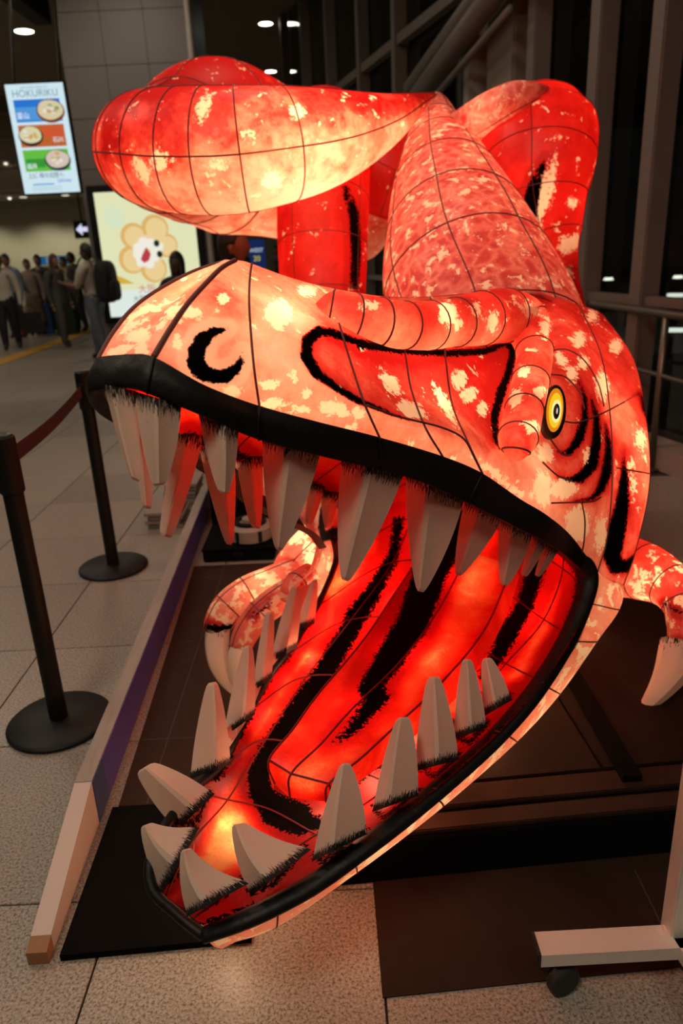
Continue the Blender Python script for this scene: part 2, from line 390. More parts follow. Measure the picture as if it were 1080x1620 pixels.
# glass front on the right: mullions, columns, braces, curb, panes
FA, FD = np.array([2.2, 4.7]), np.array([-.25, .97])/math.hypot(.25, .97)
FN = np.array([FD[1], -FD[0]])                      # outwards (to the right)
FANG = math.atan2(-FD[0], FD[1])
def fpt(t, z=0, o=0): 
    q = FA+FD*t+FN*o; return np.array([q[0], q[1], z])
win = empty('window_1', fpt(4, 0), FANG); tag(win, kind='structure')
def fin(name, t, o, z0, z1, w, dep, mat, bev=0): return box(name, (o, t-4, (z0+z1)/2), (dep, w, z1-z0), mat, win, bev=bev)
fin('curb', 4, .05, 0, .15, 16, .34, simple('pale_stone_curb', (.33, .29, .25, 1), .6, var=.1))
for t in (-2.2, -.9, .43, 1.10, 1.98, 5.2, 6.6, 8.2, 9.8, 11.4): fin('mullion', t, .0, .15, 5.5, .13, .15, M_mull, .01)
for t in (3.08,): fin('mullion', t, -.02, .15, 5.5, .10, .2, simple('pale_mullion', (.36, .33, .28, 1), .5))
fin('column', 2.56, .1, .0, 5.5, .5, .3, M_beige, .02)
for t in (5.6, 6.1, 7.3): fin('mullion', t, .3, .15, 5.5, .06, .08, M_mull)
fin('transom', 4, .0, 1.02, 1.08, 16, .08, M_mull); fin('transom', 4, .0, 3.6, 3.7, 16, .10, M_mull)
mg, ntg, og = nmat('night_glass')
g1 = N(ntg, 'ShaderNodeBsdfTransparent'); g1.inputs[0].default_value = (.62, .64, .63, 1)
g2 = N(ntg, 'ShaderNodeBsdfGlossy', i_Roughness=.02); fr = N(ntg, 'ShaderNodeFresnel', i_IOR=1.5)
gb = N(ntg, 'ShaderNodeNewGeometry'); gi = N(ntg, 'ShaderNodeMath', operation='SUBTRACT', i_0=1.0); L(ntg, gb.outputs['Backfacing'], gi.inputs[1]); gx = N(ntg, 'ShaderNodeMath', operation='MULTIPLY'); L(ntg, gi.outputs[0], gx.inputs[0]); L(ntg, fr.outputs[0], gx.inputs[1])
gm = N(ntg, 'ShaderNodeMixShader'); L(ntg, gx.outputs[0], gm.inputs[0]); L(ntg, g1.outputs[0], gm.inputs[1]); L(ntg, g2.outputs[0], gm.inputs[2]); L(ntg, gm.outputs[0], og.inputs[0])
tl = [-3.5, -2.2, -.9, .43, 1.10, 1.98, 3.08, 5.2, 6.6, 8.2, 9.8, 11.4]
for a, b in zip(tl[:-1], tl[1:]): fin('pane', (a+b)/2, .09, .15, 5.5, b-a-.1, .012, mg)
def fbrace(p0, p1, r, o=-.25):
    pts = []
    for px, py in (p0, p1):
        rr = ray(px, py); A = np.array([rr[:2], -FD]).T; k, t = np.linalg.solve(A, FA+FN*o); pts.append(CO+rr*k)
    a, b = pts; e = (b-a); a = a-e*.0; b = b+e*.6
    o_ = tube('brace', [a, (a+b)/2, b], r, M_mull, None, 12); o_.parent = win; o_.matrix_parent_inverse = win.matrix_world.inverted(); return o_
bpy.context.view_layer.update()
fbrace((648, 140), (752, -4), .075); fbrace((662, 152), (757, 22), .10); fbrace((690, 150), (757, 72), .03)

# lights seen through the glass
M_out = emit('outdoor_lamp', (.95, 1, .82, 1), 3.0)
def outlamp(px, py, w, h, d, label):
    t = empty('outdoor_lamp', P(px, py, d)); tag(t, label, 'lamp', )
    s = d/F
    lathe('lens', [(.2*w*s, -.06*h*s), (w*s*.5, 0), (w*s*.35, .5*h*s)], M_out, t, 16)
    lathe('housing', [(w*s*.45, .5*h*s), (w*s*.5, .7*h*s), (.2*w*s, h*s)], M_black, t, 16)
    gz = P(px, py, d)[2]; tube('stem', [(0, 0, h*s*.9), (0, .06, h*s), (0, .5, h*s), (0, .55, -gz*.3), (0, .55, -gz)], .03, M_black, t, 8)
outlamp(962, 443, 16, 8, 14, 'lit street lamp outside, left of the lamps between the first two mullions')
outlamp(1003, 443, 9, 6, 16, 'small lit lamp outside just left of the right mullion')
outlamp(1072, 440, 16, 9, 13, 'lit street lamp outside at the right edge above the handrail')
M_tube = emit('tube_lamp', (.95, 1, .88, 1), 2.0)
def outtube(px0, px1, py, d, label):
    a, b = P(px0, py, d), P(px1, py, d); c = (a+b)/2
    t = empty('tube_lamp', c); tag(t, label, 'lamp')
    tube('tube', [a-c, (a+b)/2-c, b-c], .035, M_tube, t, 8); tube('housing', [a-c+(0, 0, .06), b-c+(0, 0, .06)], .05, M_black, t, 8)
    tube('post', [np.array([0, .1, .06]), np.array([0, .1, -c[2]])], .03, M_black, t, 8)
outtube(990, 1003, 469, 12, 'short bright tube lamp outside beside the right mullion')
outtube(1056, 1080, 466, 11, 'bright tube lamp outside at right edge just above handrail')
outtube(1054, 1082, 521, 9, 'bright tube lamp outside at right edge just below handrail')

# handrail
hr = empty('handrail', G(990, 660, .0)*0+np.array([2.05, 5.0, 0])); tag(hr, 'polished steel double handrail running in front of the glass wall', 'handrail')
o0 = np.array([2.05, 5.0, 0])
a, b = G(1080, 500, 1.0), G(909, 476, 1.0); e = b-a
tube('top_rail', [a-e*1.2-o0, a-o0, b-o0, b+e*1.6-o0], .027, M_steel, hr, 14)
a2, b2 = a.copy(), b.copy(); a2[2] = b2[2] = .62
tube('lower_rail', [a2-e*1.2-o0, a2-o0, b2-o0, b2+e*1.6-o0], .016, M_steel, hr, 12)
for k in (-1.0, .12, 1.15, 2.2):
    q = a+e*k-o0; tube('post', [(q[0], q[1], 0), (q[0], q[1], .99)], .022, M_steel, hr, 12)
    lathe('floor_flange', [(.06, 0), (.06, .012)], M_steel, hr, 20, (q[0], q[1], 0))

# ceiling downlights
M_dl = emit('downlight_lens', (1, .93, .78, 1), 14.0)
M_white = simple('white_trim', (.6, .57, .52, 1), .5)
def downlight(px, py, z, r, label, grp=None):
    g = G(px, py, z); t = empty('ceiling_downlight', (g[0], g[1], z)); tag(t, label, 'ceiling light', grp)
    lathe('trim_ring', [(r*1.25, -.012), (r*1.25, 0), (r, 0), (r, -.02)][::-1], M_white, t, 24, caps=False)
    lathe('lens', [(r*.98, -.016), (r*.98, -.004)], M_dl, t, 24)
    return g
GZ = 'round ceiling downlights'
downlight(420, 36, 5.55, .13, 'lit ceiling downlight, left one of the nearer pair')
downlight(460, 36, 5.55, .13, 'lit ceiling downlight, right one of the nearer pair')
downlight(428, 112, 5.55, .13, 'lit ceiling downlight, left one of the farther pair above lantern tail')
downlight(460, 112, 5.55, .13, 'lit ceiling downlight, right one of the farther pair above lantern tail')
downlight(38, 48, 5.55, .17, 'lit ceiling downlight in the top left corner')
M_dl2 = emit('small_downlight_lens', (1, .93, .74, 1), 1.6)
def walldown(px, py, label, power):
    g = atY(px, py, 22.6); z = 3.2
    t = empty('ceiling_downlight', (g[0], 22.9, z)); tag(t, label, 'ceiling light')
    lathe('trim_ring', [(.11, -.02), (.14, -.012), (.14, 0)], M_white, t, 20, caps=False); lathe('lens', [(.10, -.024), (.10, -.004)], M_dl2, t, 20)
    l = bpy.data.lights.new('wall_washer', 'SPOT'); l.energy = power; l.color = (1, .92, .68); l.spot_size = 2.2; l.spot_blend = .6; l.shadow_soft_size = .08
    lo = bpy.data.objects.new('wall_washer', l); COL.objects.link(lo); lo.parent = t; lo.location = (0, .35, -.05)
walldown(36, 345, 'small downlight in the soffit over the far wall, left one', 110)
walldown(103, 341, 'small downlight in the soffit over the far wall, right one', 90)
walldown(-60, 349, 'small downlight in the soffit over the far wall beyond the left edge', 110)
for px, py, lab in ((9, 258, 'small downlight on the brown soffit left of the screen'), (15, 313, 'tiny downlight on the brown soffit below the screen')):
    g = atY(px, py, 21.8); t = empty('ceiling_downlight', g); tag(t, lab, 'ceiling light')
    lathe('lens', [(.03, -.04), (.045, -.02), (.045, .0)], M_dl2, t, 16); box('bracket', (0, .1, .03), (.2, .24, .05), M_white, t)

# ------------------------------------------------------------------ lettering
def text(name, body, size, mat, parent, loc, rot=(math.pi/2, 0, 0), sx=1.0, ext=.002, align='CENTER'):
    cu = bpy.data.curves.new(name, 'FONT'); cu.body = body; cu.size = size; cu.align_x = align; cu.align_y = 'CENTER'; cu.extrude = ext; cu.resolution_u = 3
    tmp = bpy.data.objects.new(name, cu); COL.objects.link(tmp)
    me = bpy.data.meshes.new_from_object(tmp.evaluated_get(bpy.context.evaluated_depsgraph_get()))
    bpy.data.objects.remove(tmp); me.materials.clear(); me.materials.append(mat)
    o = bpy.data.objects.new(name, me); COL.objects.link(o); o.parent = parent; o.location = loc; o.rotation_euler = rot; o.scale = (sx, 1, 1); return o
def disc(name, c, rx, rz, mat, parent, th=.01, seg=28, y=0.0, wob=0.0, seed=0):
    rnd = random.Random(seed); ph = [rnd.uniform(0, 6) for _ in range(3)]
    poly = []
    for k in range(seg):
        a = 2*math.pi*k/seg; q = 1+wob*(math.sin(3*a+ph[0])+.6*math.sin(5*a+ph[1]))
        poly.append((c[0]+rx*q*math.cos(a), c[1]+rz*q*math.sin(a)))
    return prism(name, poly, y-th, y, mat, parent)

# hanging digital screen (forward tilted)
TL, TR, BR, BL = P(5, 133, 8.0), P(97, 131, 8.0), P(128, 302, 8.42), P(41, 308, 8.42)
cen = (TL+TR+BR+BL)/4; ux = ((TR-TL)+(BR-BL))/2; SWd = np.linalg.norm(ux); ux /= SWd
uz = ((TL-BL)+(TR-BR))/2; SHt = np.linalg.norm(uz); uz = uz-ux*(uz @ ux); uz /= np.linalg.norm(uz); uy = np.cross(uz, ux)
scr = empty('digital_screen', cen); scr.rotation_euler = Matrix([[ux[i], uy[i], uz[i]] for i in range(3)]).to_euler()
tag(scr, 'hanging digital screen advertising three bowls of food in blue, orange and green', 'screen')
box('housing', (0, .045, 0), (SWd+.04, .07, SHt+.04), M_black, scr, .008)
W2, H2 = SWd, SHt
box('display', (0, .006, 0), (W2, .006, H2), emit('screen_white', (.72, .92, 1, 1), .85), scr)
def pan(c, col, s=.7, th=.004): return c
def srect(x, z, w, h, col, s=.8, y=0.0, name='picture'): return box(name, (x*W2, y, z*H2), (w*W2, .004, h*H2), emit('screen_col', col, s), scr)
srect(0, .262, .80, .20, (.03, .22, .75, 1)); srect(-.16, .235, .44, .12, (.10, .38, .85, 1), y=-.004)
srect(0, .034, .80, .20, (.62, .15, .035, 1)); srect(.2, .07, .36, .10, (.75, .12, .04, 1), y=-.004)
srect(0, -.192, .80, .20, (.16, .62, .07, 1)); srect(-.2, -.215, .34, .08, (.05, .38, .05, 1), y=-.004)
def bowl(x, z, rx, seed, rim, food):
    t = disc('bowl', (x*W2, z*H2-.012), rx, rx*.74, emit('bowl_dark', rim, .5), scr, .003, y=-.008, seed=seed)
    disc('food', (x*W2, z*H2), rx*.9, rx*.62, emit('food', food, .85), t, .003, y=-.012, wob=.02, seed=seed)
    r = random.Random(seed)
    for k in range(9):
        a = r.uniform(0, 6.28); q = r.uniform(.1, .62)
        disc('topping', (x*W2+rx*q*math.cos(a), z*H2+rx*.65*q*math.sin(a)), rx*.17, rx*.12, emit('topping', r.choice([(.9, .8, .6, 1), (.75, .45, .1, 1), (.25, .4, .1, 1), (.9, .85, .8, 1), (.6, .3, .12, 1)]), .85), t, .003, 10, y=-.016)
bowl(.22, .262, .155, 3, (.35, .10, .05, 1), (.78, .68, .42, 1)); bowl(-.20, .045, .135, 5, (.04, .03, .03, 1), (.78, .74, .45, 1)); bowl(.20, -.185, .145, 8, (.03, .05, .09, 1), (.75, .62, .52, 1))
Ek = emit('screen_ink', (.10, .16, .20, 1), .9); Eb = emit('screen_blue', (.10, .30, .75, 1), .9); Ew = emit('screen_pale', (.85, .92, 1, 1), .95)
text('heading', 'HOKURIKU', .098, emit('screen_outline', (.20, .34, .40, 1), .9), scr, (0, -.002, .412*H2), sx=1.0)
text('heading_small', 'JAPANESE BEAUTY', .030, emit('screen_outline2', (.30, .48, .55, 1), .9), scr, (0, -.002, .465*H2), sx=1.2)
text('caption', '上に 味の北陸へ', .062, Ek, scr, (-.06*W2, -.002, -.335*H2), sx=.9)
text('caption', 'tabiwa', .06, Eb, scr, (.25*W2, -.002, -.385*H2))
text('caption', '富山', .07, Ew, scr, (-.27*W2, -.012, .215*H2)); text('caption', '石川', .06, Ew, scr, (.27*W2, -.012, -.01*H2)); text('caption', '福井', .06, Ew, scr, (-.27*W2, -.012, -.245*H2))
box('blue_bar', (-.13*W2, 0, -.415*H2), (.38*W2, .004, .012*H2), Eb, scr)
for k in range(3): box('small_print', (-.08*W2, 0, (-.44-.016*k)*H2), (.55*W2, .004, .005*H2), emit('fine', (.4, .6, .7, 1), .9), scr)
for sx_ in (-.25, .25): tube('hanger', [(sx_, .08, SHt*.3), (sx_, .12, SHt*.5), (sx_, 0.9, 2.6)], .015, M_black, scr, 8)

# lightbox poster on the pillar
lb = empty('lightbox_poster', ((-3.72-2.32)/2+.08, PY-.01, 1.48)); tag(lb, 'backlit poster of a flower-shaped cookie on the grey pillar', 'poster')
x0 = lb.location.x
def lp(px, py):
    w = atY(px, py, PY-.1); return (w[0]-x0, w[2]-1.48)
a, b = lp(165, 320), lp(303, 480); lw, lh = 1.52, 1.86
cx, cz = (lp(163, 320)[0]+lp(190, 487)[0]+lp(295, 352)[0]+lp(302, 440)[0])/4, (lp(163, 320)[1]+lp(190, 487)[1])/2
fb = [box('frame_side', (cx+s*(lw/2+.05), -.06, cz), (.10, .12, lh+.2), M_black, lb, .01) for s in (-1, 1)]
fb += [box('frame_rail', (cx, -.06, cz+s*(lh/2+.05)), (lw, .12, .10), M_black, lb, .01) for s in (-1, 1)]
box('light_panel', (cx, -.06, cz), (lw, .05, lh), emit('lightbox_cream', (.93, .95, .58, 1), .80), lb)
box('white_strip', (cx, -.088, cz-lh*.39), (lw, .006, lh*.22), emit('lightbox_white', (.85, .95, .88, 1), .85), lb)
def lel(px, py, rx, rz, col, s=.85, y=-.09, name='petal', wob=.0, seed=0):
    q = lp(px, py); return disc(name, q, rx, rz, emit('print', col, s), lb, .004, 28, y, wob, seed)
poly = [lp(177, 433), lp(196, 440), lp(213, 449), lp(181, 449)]
prism('gold_swoosh', poly, -.092, -.088, emit('print', (.82, .52, .06, 1), .8), lb)
lel(180, 345, .16, .17, (.80, .90, .62, 1), .85, name='emblem')
CO_ = (.90, .55, .17, 1); CI_ = (.96, .72, .34, 1)
for k, (px, py, r_) in enumerate(((211, 374, .20), (245, 362, .21), (263, 388, .18), (243, 425, .21), (209, 411, .21))):
    lel(px, py, r_, r_, CO_, .8, -.092, 'petal', .01, k); lel(px+2, py+1, r_*.78, r_*.80, CI_, .85, -.096, 'petal_middle', .01, k)
lel(234, 398, .24, .25, (.96, .74, .40, 1), .85, -.099, 'cookie_centre')
for k, (px, py) in enumerate(((220, 392), (228, 384), (238, 386), (219, 402), (247, 398), (243, 406), (236, 416), (224, 414), (250, 390))):
    lel(px, py, .085, .08, (.95, .92, .80, 1), .9, -.103, 'cream', .06, k)
pb = [lp(232, 391), lp(239, 402), lp(236, 412), lp(229, 416), lp(223, 411), lp(226, 402)]
prism('red_berry', pb, -.111, -.107, emit('print', (.60, .06, .08, 1), .8), lb)
lel(248, 385, .045, .05, (.03, .04, .03, 1), .6, -.107, 'dark_berry'); lel(253, 402, .045, .05, (.03, .04, .03, 1), .6, -.107, 'dark_berry')
q = lp(232, 458); text('heading', '大阪土産', .15, emit('print_red', (.72, .22, .22, 1), .85), lb, (q[0]+.16, -.095, q[1]))
q = lp(226, 473); text('heading', '大阪 花', .11, emit('print_green', (.22, .30, .26, 1), .85), lb, (q[0]+.02, -.095, q[1]))

# direction sign and far banner
q = atY(131, 363, 20.0)
sg = empty('arrow_sign', q); tag(sg, 'small black hanging sign with a white left arrow beside the pillar', 'sign')
box('case', (0, 0, 0), (.42, .12, .42), M_black, sg, .01)
prism('arrow', [(-.15, 0), (.0, .14), (.0, .055), (.14, .055), (.14, -.055), (.0, -.055), (.0, -.14)], -.075, -.062, emit('arrow_white', (.75, .75, 1, 1), .9), sg)
tube('hanger', [(0, 0, .2), (0, 0, 5.5-q[2])], .02, M_black, sg, 8)
q = atY(84, 412, 22.5)
bn = empty('shop_banner', q); tag(bn, 'blue and yellow banner on a rack by the far wall', 'banner')
box('blue_panel', (0, 0, .0), (.88, .04, .24), emit('banner_blue', (.03, .22, .45, 1), .35), bn); box('yellow_panel', (.02, .01, -.22), (.84, .04, .16), simple('banner_yellow', (.6, .42, .05, 1)), bn)
for s in (-1, 1): tube('leg', [(s*.42, .06, -q[2]), (s*.42, .06, .1)], .02, M_black, bn, 8)
text('lettering', '記念', .2, emit('banner_white', (.7, .85, .9, 1), .4), bn, (0, -.03, 0))
q = P(407, 404, 9.5)
ad = empty('advertising_pillar', (q[0], q[1], 0)); tag(ad, 'slim blue sign post with white and yellow lettering behind the snout', 'sign')
lathe('board', [(.09, q[2]-.2), (.10, q[2]-.18), (.10, q[2]+.17), (.085, q[2]+.19)], emit('ad_blue', (.015, .035, .16, 1), .5), ad, 20)
lathe('white_foot', [(.08, q[2]-.30), (.10, q[2]-.22), (.09, q[2]-.2)], emit('ad_white', (.75, .9, .85, 1), .6), ad, 20)
lathe('post', [(.03, .02), (.03, q[2]-.3)], M_black, ad, 12); lathe('base', [(.18, 0), (.18, .02)], M_black, ad, 20)
text('lettering', 'WEST', .07, emit('ad_ltr', (.8, .9, 1, 1), .7), ad, (0, -.105, q[2]+.06)); text('lettering', '20', .09, emit('ad_yel', (.8, .7, .1, 1), .7), ad, (0, -.105, q[2]-.04))

# ------------------------------------------------------------------ THE DINOSAUR LANTERN
LAN = empty('dinosaur_lantern', (0, 0, 0)); tag(LAN, 'huge glowing red paper lantern of a roaring dinosaur with open jaws', 'lantern')
def lamp(w, power, r=.03, col=(1, .66, .36)):
    l = bpy.data.lights.new('lantern_bulb', 'POINT'); l.energy = power; l.color = col; l.shadow_soft_size = r
    o = bpy.data.objects.new('lantern_bulb', l); COL.objects.link(o); o.location = w; o.parent = LAN; return o

# --- upper head skin: stations from the nose to the back of the skull, rows from lip to crest; (x, y, depth or side offset, tone)
HS = [
 [(205,560,0,.22),(232,520,0,.2),(268,480,0,.2),(305,447,0,.35),(335,422,0,.35),(355,411,0,.4)],
 [(243,565,.06,.22),(270,520,.062,.2),(298,480,.06,.32),(325,450,.05,.45),(350,425,.03,.4),(372,412,.008,.45)],
 [(325,610,.11,.22),(330,560,.118,.18),(340,505,.105,.32),(352,460,.078,.5),(368,430,.042,.42),(383,413,.008,.45)],
 [(410,642,.14,.2),(402,585,.145,.12),(397,530,.13,.12),(394,480,.105,.34),(395,440,.055,.42),(398,417,.006,.35)],
 [(505,668,.20,.22),(490,605,.20,.1),(470,550,.175,.1),(465,500,.13,.18),(465,460,.07,.42),(462,440,.005,.42)],
 [(600,692,.255,.3),(575,635,.245,.3),(555,575,.195,.6),(540,525,.165,.7),(530,485,.09,.5),(530,457,.005,.45)],
 [(700,722,.31,.28),(672,675,.30,.34),(650,615,.235,.58),(640,555,.195,.7),(630,510,.11,.6),(615,470,.01,.5)],
 [(763,749,.34,.24),(740,700,.335,.3),(715,640,.265,.6),(705,570,.215,.72),(700,520,.12,.6),(680,470,.01,.5)],
 [(820,788,.375,.2),(800,730,.36,.25),(790,665,.30,.55),(795,580,.25,.75),(785,520,.14,.7),(745,466,.02,.6)],
 [(866,816,.41,.12),(862,765,.40,.2),(860,700,.355,.5),(868,610,.33,.62),(855,530,.22,.7),(830,465,.05,.7)],
 [(905,850,1.85,.22),(915,800,1.85,.24),(922,725,1.88,.5),(922,630,1.98,.6),(905,545,2.12,.72),(880,480,2.4,.8)],
 [(945,905,1.98,.22),(960,850,2.0,.25),(968,760,2.03,.45),(965,660,2.1,.45),(950,560,2.25,.7),(915,482,2.5,.85)],
 [(984,930,2.12,.4),(1005,870,2.15,.55),(1027,760,2.2,.5),(1020,650,2.32,.5),(1000,565,2.45,.8),(955,500,2.65,.9)],
 [(950,930,2.45,.5),(975,870,2.5,.5),(990,760,2.6,.5),(985,660,2.7,.5),(965,590,2.8,.6),(930,520,2.95,.7)]]
Gd = np.array([[[*HP(p), p[3]] for p in row] for row in HS])
NU, NV = 14, 14
Dn = dense_grid(Gd, NU, NV)
nearV = Dn[..., :3].copy(); tone = Dn[..., 3]
mN, nN = nearV.shape[:2]
px_, dp_ = proj(nearV.reshape(-1, 3))
# the eye swells out of the cheek in stepped ovals
for e, h in (((892, 655, 38, 62, -8), .022), ((905, 668, 52, 92, -12), .022), ((915, 690, 62, 118, -12), .016)):
    k = sd_ell(px_, e)/min(e[2], e[3]); amt = h*np.clip(1-np.clip(k*2.2+.5, 0, 1), 0, 1)
    rd = CO-nearV.reshape(-1, 3); rd /= np.linalg.norm(rd, axis=1)[:, None]
    nearV += (rd*amt[:, None]).reshape(nearV.shape)
px_, dp_ = proj(nearV.reshape(-1, 3))
nostril = [c3(x, y) for x, y in ((530,295),(470,293),(420,315),(385,365),(378,420),(395,465),(430,490),(480,500),(530,495),(570,465),(590,420),(580,378),(562,415),(538,437),(500,447),(465,440),(445,410),(450,375),(475,335),(510,312))]
head_ink = [
 S3((930,320,20),(860,308,40),(818,340,42),(815,400,42),(850,460,38),(920,510,28),(1000,560,24),(1080,590,16),(1130,612,10),(1190,632,4)),
 S3((900,312,34),(1010,350,26),(1080,362,28)), S4((-20,250,28),(130,270,26),(280,278,26),(400,272,26),(440,258,24)),
 S4((430,262,14),(480,240,26),(500,270,26),(485,340,28),(455,420,32),(435,500,28),(440,570,20),(455,605,8)),
 S4((725,370,5),(745,430,16),(745,500,26),(725,570,34),(690,620,22),(650,615,4)),
 S4((765,430,8),(785,500,22),(785,580,34),(770,660,40),(730,705,36),(690,712,16),(655,700,4)),
 S4((815,520,8),(825,600,24),(820,680,36),(800,740,30),(770,775,14),(700,785,4)),
 S4((875,620,4),(880,700,26),(872,800,50),(852,890,62),(838,970,62),(850,1005,56),(885,1008,40),(925,965,14)),
 S4((935,420,8),(950,470,20),(965,510,10))]
blk = sd_poly(px_, nostril)
hin = np.full(len(px_), 300.0)
for s in head_ink: hin = np.minimum(hin, sd_stroke(px_, s))
blk = np.minimum(blk, hin)
cavity = [c3(x, y) for x, y in ((930,320),(818,340),(815,400),(850,460),(920,510),(1000,560),(1130,612))]+[c4(x, y) for x, y in ((250,530),(330,570),(400,640),(440,600),(435,500),(455,420),(485,340),(500,270),(480,240),(440,255),(280,278),(0,250))]
in_c = np.clip(.5-sd_poly(px_, cavity)/6, 0, 1)
tone = tone+(in_c*(.55*np.exp(-np.maximum(hin, 0)/16)+.05)+(1-in_c)*(px_[:, 0] > 870)*.40*np.exp(-np.maximum(hin, 0)/9)).reshape(tone.shape)
blk = np.minimum(blk, 300)
SP3 = [(215,320,40,30,-45),(215,370,28,24,-45),(315,165,56,24,-50),(330,230,44,18,-50),(400,240,34,24,20),(715,245,50,54),(820,160,34,22),(350,345,22,24),(550,525,42,20),(680,500,34,22),(770,475,18,22),(690,575,42,18),(790,590,34,18),(920,590,58,22,15),(1000,610,30,20),(510,190,22,18),(815,530,14,18),(185,310,40,36,-45),(290,280,14,30,30)]
SP4 = [(275,140,34,40),(310,185,20,18),(375,130,16,30),(430,170,18,36),(560,130,30,24,30),(610,190,18,36),(80,380,50,22,50),(150,470,50,26,25),(315,370,26,30),(350,420,28,26),(395,470,18,24),(265,450,16,70,-30),(510,430,18,30),(535,340,16,18),(560,530,28,22),(590,410,22,22),(725,230,22,26),(770,150,18,22),(740,310,18,22),(805,390,22,44),(935,575,18,34),(850,255,20,24),(665,300,34,16,45),(700,350,18,28),(610,620,26,34,-30),(670,740,46,34),(755,635,16,28),(910,720,10,46),(905,660,14,16),(440,690,60,14,35),(500,740,50,14,30),(600,740,30,60),(720,860,40,60),(800,900,22,60)]
spot = np.full(len(px_), 200.0)
for x, y, a, b, *an in SP3: spot = np.minimum(spot, sd_ell(px_, (*c3(x, y), a*.4352, b*.4352, *an)))
for x, y, a, b, *an in SP4: spot = np.minimum(spot, sd_ell(px_, (*c4(x, y), a*.463, b*.463, *an)))
def both(name, V, mat, parent, attrs=None, flip=False):  # near half and its mirror image in one sheet
    m, n = V.shape[:2]; Vf = mirror(V.reshape(-1, 3))
    Vall = np.vstack([V.reshape(-1, 3), Vf]); Fc = grid_faces(m, n, 0, flip)+grid_faces(m, n, m*n, not flip)
    A = {k: np.concatenate([a.ravel(), a.ravel()]) for k, a in (attrs or {}).items()}
    return mk(name, Vall, Fc, mat, parent, True, A)
tone = tone-(.75*np.clip(1-np.maximum(sd_poly(px_, nostril), 0)/18, 0, 1)).reshape(tone.shape)
skin = both('head_skin', nearV, M_skin, LAN, dict(tone=tone, blk=blk, spot=spot))
# close the top between the two crests at the back of the skull
cr = nearV[:, -1]; crm = mirror(cr); tt = np.linspace(0, 1, 5)
Vt = np.stack([cr*(1-t)+crm*t+np.array([0, 0, .06])*4*t*(1-t)*np.clip(np.linalg.norm(cr-crm, axis=1)*2, 0, 1)[:, None] for t in tt], 1)
mk('skull_top', Vt.reshape(-1, 3), grid_faces(Vt.shape[0], 5), M_skin, skin, True, dict(tone=np.full(Vt.shape[0]*5, .85), blk=np.full(Vt.shape[0]*5, 99.), spot=np.full(Vt.shape[0]*5, 99.)))
def depth_at(x, y):                                  # depth of the near head skin under a drawing point
    d2 = (px_[:, 0]-x)**2+(px_[:, 1]-y)**2
    k = np.argsort(d2)[:40]; k = k[d2[k] < max(d2[k].min()*4, 90)]
    return float(np.percentile(dp_[k], 25))
def drape(pts, lift=.006, n=8):
    q = catmull(np.array(pts, float), n); d = np.array([depth_at(x, y) for x, y in q])
    for _ in range(3): d[1:-1] = (d[:-2]+d[1:-1]*2+d[2:])/4
    return np.array([P(x, y, a-lift) for (x, y), a in zip(q, d)])
# wire ribs along the stations and rows
for i in (1, 3, 5, 6, 7, 11, 12):
    line = nearV[i*NU]; r = .0050 if i == 1 else .0021
    tube('wire_rib', line+(-LW*.0)+(CO-line)*.002, r, M_rib, skin, 6)
    lm = mirror(line); tube('wire_rib', lm-LW*.002, r, M_rib, skin, 6)
for pts in ([c4(620, 272), c4(680, 265), c4(740, 300), c4(790, 380), c4(810, 460)], [c4(630, 350), c4(680, 360), c4(725, 410), c4(745, 470)],
            [c4(620, 560), c4(640, 590), c4(670, 625), c4(700, 625)], [c4(600, 650), c4(650, 695), c4(700, 715)], [c4(632, 790), c4(700, 788), c4(770, 785), c4(800, 770)],
            [c4(670, 510), c4(720, 515), c4(790, 490), c4(860, 455), c4(930, 415)], [c4(735, 790), c4(745, 850), c4(742, 920), c4(735, 960)],
            [c4(855, 670), c4(910, 680), c4(970, 690)], [c4(0, 455), c4(110, 495), c4(250, 530), c4(330, 570), c4(370, 640), c4(395, 690)]):
    tube('wire_rib', drape(pts), .0021, M_rib, skin, 6)

# --- black lip band and red gum under it
BB = [(190,607,0),(232,616,.06),(317,651,.11),(408,690,.135),(505,716,.19),(605,740,.24),(672,760,.285),(742,792,.32),(802,823,.365),(867,856,.405),(905,885,1.90),(935,915,1.99)]
BT = [(205,560,0),(243,565,.06),(325,610,.11),(410,642,.14),(505,668,.20),(600,692,.255),(700,722,.31),(763,749,.34),(820,788,.375),(866,816,.41),(905,850,1.85),(945,905,1.98)]
lift = .006
rows = []
for b, t in zip(BB, BT):
    B, T = HP(b), HP(t); c = (CO-B)/np.linalg.norm(CO-B); sb = side(B)
    if abs(b[2]) < .02: c = c-LW*(c @ LW)/(LW @ LW); c = c/np.linalg.norm(c)
    mid = (B+T)/2+c*.012
    inn = B-LW*min(.03, max(sb, 0)*.5)+c*.0+np.array([0, 0, .004]); inn2 = inn-LW*min(.02, max(sb, 0)*.3)+np.array([0, 0, .02])
    lf = lift
    mid = mid+c*(lf-lift); rows.append([T+c*lf, mid, B+c*lf, B-np.array([0, 0, .006]), inn])
Bd = dense_grid(np.array(rows), 8, 4)
lip = both('lip_band', Bd, M_ink, LAN)
for i in (1, 3, 5, 7):
    ln = Bd[i*8, :13]; tube('band_crease', ln+(CO-ln)*.002, .0022, M_ink, lip, 6)
